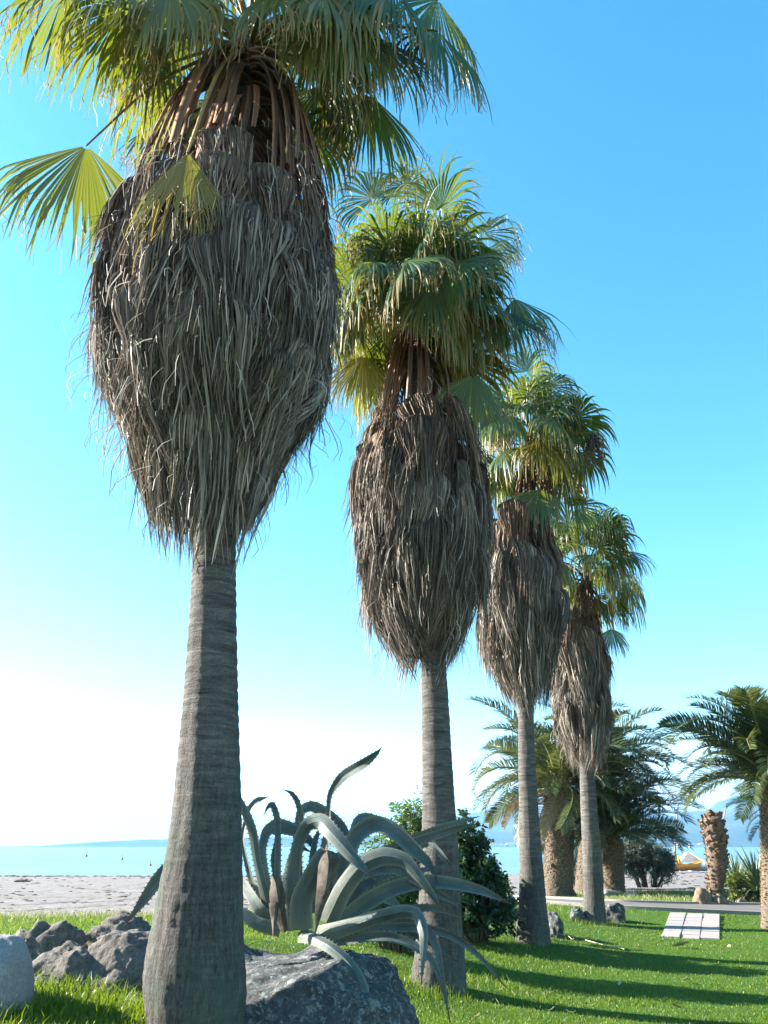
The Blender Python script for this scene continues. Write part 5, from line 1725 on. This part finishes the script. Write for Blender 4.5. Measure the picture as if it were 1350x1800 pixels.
# taller tufts round rocks, trunk feet and edges
cx_, cy_ = [], []
for (px, py, n, sp) in [(60, 1770, 160, .18), (150, 1740, 260, .22), (215, 1770, 240, .22), (250, 1790, 160, .15), (20, 1790, 200, .2), (120, 1730, 150, .15), (90, 1690, 120, .12), (640, 1690, 160, .25), (700, 1730, 220, .25), (850, 1730, 120, .3),
                        (900, 1660, 160, .3), (965, 1660, 120, .25), (1030, 1625, 120, .25), (1065, 1625, 160, .25), (1000, 1610, 300, .5), (960, 1600, 160, .35), (1100, 1600, 200, .4), (760, 1745, 160, .25), (200, 1622, 260, .8), (110, 1625, 260, .8), (270, 1625, 200, .5)]:
    g = on_ground(px, py)
    cx_.append(g[0] + r_.normal(0, sp, n)); cy_.append(g[1] + r_.normal(0, sp, n))
X, Y = np.concatenate(cx_), np.concatenate(cy_)
grass('tall_grass', X, Y, r_.uniform(.07, .17, len(X)), np.full(len(X), .0045), MT['grass'], 32, .6, .15)
X, Y = scatter(60000, 23, 42, 1.2)
keep = (lawn_mask(X, Y) > -.6 + 1.5 * r_.random(len(X)))
dpath = np.min(np.linalg.norm(np.stack([X, Y], 1)[:, None] - cl[None, ::3], axis=-1), axis=1)
keep &= (dpath > 1.25) & (Y > 24)
X, Y = X[keep], Y[keep]
grass('dune_grass', X, Y, r_.uniform(.05, .14, len(X)), np.full(len(X), .010), MT['drygrass'], 33)
X, Y = scatter(60000, 11, 19, 1.2)
mk = lawn_mask(X, Y)
keep = (mk < 1.2) & (mk > -1.0 + 1.6 * r_.random(len(X))) & (X < 3)
X, Y = X[keep], Y[keep]
grass('edge_grass', X, Y, r_.uniform(.04, .12, len(X)), np.full(len(X), .005), MT['drygrass'], 34)

# ------------------------------------------------------------------ litter
# seaweed and debris on the sand
m_ = MB()
V2, F2 = ICO[2]
for i in range(1500):
    if i < 500:
        x, y = r_.uniform(-60, 60), 112 + r_.normal(0, 1.2)
        s = r_.uniform(.1, .32)
    else:
        yy = r_.uniform(0, 1)
        y = 18 * (110 / 18) ** yy
        x = r_.uniform(-.62, .55) * y
        if lawn_mask(np.array([x]), np.array([y]))[0] > -1: continue
        s = r_.uniform(.02, .06) * (y / 25) ** .75
    V, F = (ICO[2][0], ICO[2][1])
    q = V[::1] * np.array([s * r_.uniform(.8, 2.6), s, s * .45]) * r_.uniform(.7, 1.3, (len(V), 1))
    m_.add(q + np.array([x, y, float(sandz(np.array(x), np.array(y)))]), tris=F)
tag(m_.obj('beach_debris', MT['weed']), kind='stuff')
g = on_ground(37, 1549, 20, 110)
rock('seaweed_clump', 'dark seaweed clump lying alone on the pale sand at left', g, (.55, .4, .16), MT['weed'], 91, .4, 3, cat='seaweed')
# two thin strips of darker colour laid along the sand
strip_mat = mat_simple('dark_strip_sand', (0.15, 0.125, 0.115), .95, .25, 5, .4)
for (pa, pb_) in (((-60, 1591), (300, 1576.5)), ((-60, 1602), (300, 1583))):
    A_, B_ = on_ground(*pa, 12, 60), on_ground(*pb_, 12, 60)
    t = np.linspace(0, 1, 60)[:, None]
    c = A_ * (1 - t) + B_ * t
    c[:, 1] += .06 * np.sin(t[:, 0] * 23) + .05 * np.sin(t[:, 0] * 61)
    hw = .11 + .03 * np.sin(t * 40)
    Gs = []
    for f in (-1, -.4, .4, 1):
        q = c.copy(); q[:, 1] += hw[:, 0] * f
        q[:, 2] = sandz(q[:, 0], q[:, 1]) + (.012 if abs(f) < .9 else .002)
        Gs.append(q)
    m_ = MB()
    m_.grid(np.array(Gs))
    tag(m_.obj('sand_strip', strip_mat), kind='structure')

# scraps of dry palm fibre under the palms
m_ = MB()
for pr_, cnt in ((P1, 60), (P2, 120), (P3, 120), (P4, 90)):
    for k in range(cnt):
        x, y = pr_[1][0] + r_.normal(.5, 1.1), pr_[1][1] + r_.normal(-.2, .9)
        ln = r_.uniform(.04, .15); a_ = r_.uniform(0, 6.28)
        t = np.linspace(-.5, .5, 4)[:, None]
        p_ = np.array([x, y, float(gz(x, y)) + .035]) + t * ln * np.array([math.cos(a_), math.sin(a_), r_.normal(0, .12)]) + np.array([0, 0, .02]) * (t * 2) ** 2
        wv = np.array([-math.sin(a_), math.cos(a_), .3]) * r_.uniform(.002, .005)
        m_.grid(np.stack([p_ - wv, p_ + wv], 1), 0, r_.random(), .5)
lit_ = tag(m_.obj('palm_litter', MT['dead']), kind='stuff')
lit_.color = (.6, .5, .38, 1)

# fallen palm stalks and dead leaves on the lawn
def fallen(name, label, cat, pxs, r0, mat, lift=.03):
    pts = np.array([on_ground(*q) for q in pxs]) + np.array([0, 0, lift])
    c = spline(pts, 14)
    m_ = MB()
    tube(m_, c, np.linspace(r0, r0 * .45, 14), 6, 0, .6, .5)
    return tag(m_.obj(name, MT[mat]), label, cat)


fallen('palm_stalk', 'long straw coloured fallen palm stalk lying on the grass', 'fallen stalk', [(1030, 1656), (1060, 1664), (1085, 1669), (1098, 1672)], .02, 'straw')
fallen('palm_stalk', 'short curled fallen stalk beside the third fan palm', 'fallen stalk', [(977, 1646), (985, 1642), (996, 1649), (1007, 1658)], .018, 'straw', .06)
for i, (px, py, lab) in enumerate([(1198, 1667, 'curled brown dead leaf on the lawn in front of the paved strip'), (1208, 1730, 'pale dead leaf at the lower edge of the wide shadow'), (1165, 1652, 'small dead leaf at the left corner of the paved strip'),
                              (1090, 1737, 'dead leaf on the sunlit band of lawn'), (1035, 1655, 'dry leaf scrap beside the long fallen stalk'), (1340, 1762, 'dead leaf at the right edge of the lawn'), (1190, 1778, 'dead leaf low on the sunlit lawn'), (1283, 1668, 'dead leaf right of the paved strip'), (1010, 1741, 'dead leaf left on the sunlit band of lawn')]):
    g = on_ground(px, py)
    m_ = MB()
    L = r_.uniform(.055, .09) * (2.2 if i == 0 else 1)
    t = np.linspace(-1, 1, 7)
    wv = .38 * np.sqrt(np.clip(1 - t ** 2, .003, 1))
    G = np.stack([np.stack([t, u * wv, .28 * (u ** 2) * wv * 2 + .12 * t ** 2 + .03 * np.sin(t * 6 + u)], 1) for u in (-1, -.4, .4, 1)]) * L
    m_.grid(G)
    o = link('dead_leaf', m_.mesh('dead_leaf', MT['deadleaf'] if i % 2 == 0 else MT['straw']), None, Vector(g + np.array([0, 0, .045])))
    o.rotation_euler = (r_.normal(0, .3), r_.normal(0, .3), r_.uniform(0, 6.28))
    tag(o, lab, 'leaf', 'dead leaves lying on the lawn')

# ------------------------------------------------------------------ haze
hz = M('sea_air')
pv = hz.nt.nodes.new('ShaderNodeVolumePrincipled')
pv.inputs['Color'].default_value = (0.25, 0.58, 1.0, 1)
pv.inputs['Density'].default_value = 0.00013
pv.inputs['Anisotropy'].default_value = 0.25
hz.nt.links.new(pv.outputs[0], hz.out.inputs['Volume'])
m_ = MB()
x0, x1, y0, y1, zl, zh = -16500, 16500, -400, 16500, -9, 520
m_.add([(x0, y0, zl), (x1, y0, zl), (x1, y1, zl), (x0, y1, zl), (x0, y0, zh), (x1, y0, zh), (x1, y1, zh), (x0, y1, zh)],
       quads=[(0, 3, 2, 1), (4, 5, 6, 7), (0, 1, 5, 4), (1, 2, 6, 5), (2, 3, 7, 6), (3, 0, 4, 7)])
tag(m_.obj('haze', hz.m, None, False), kind='stuff')
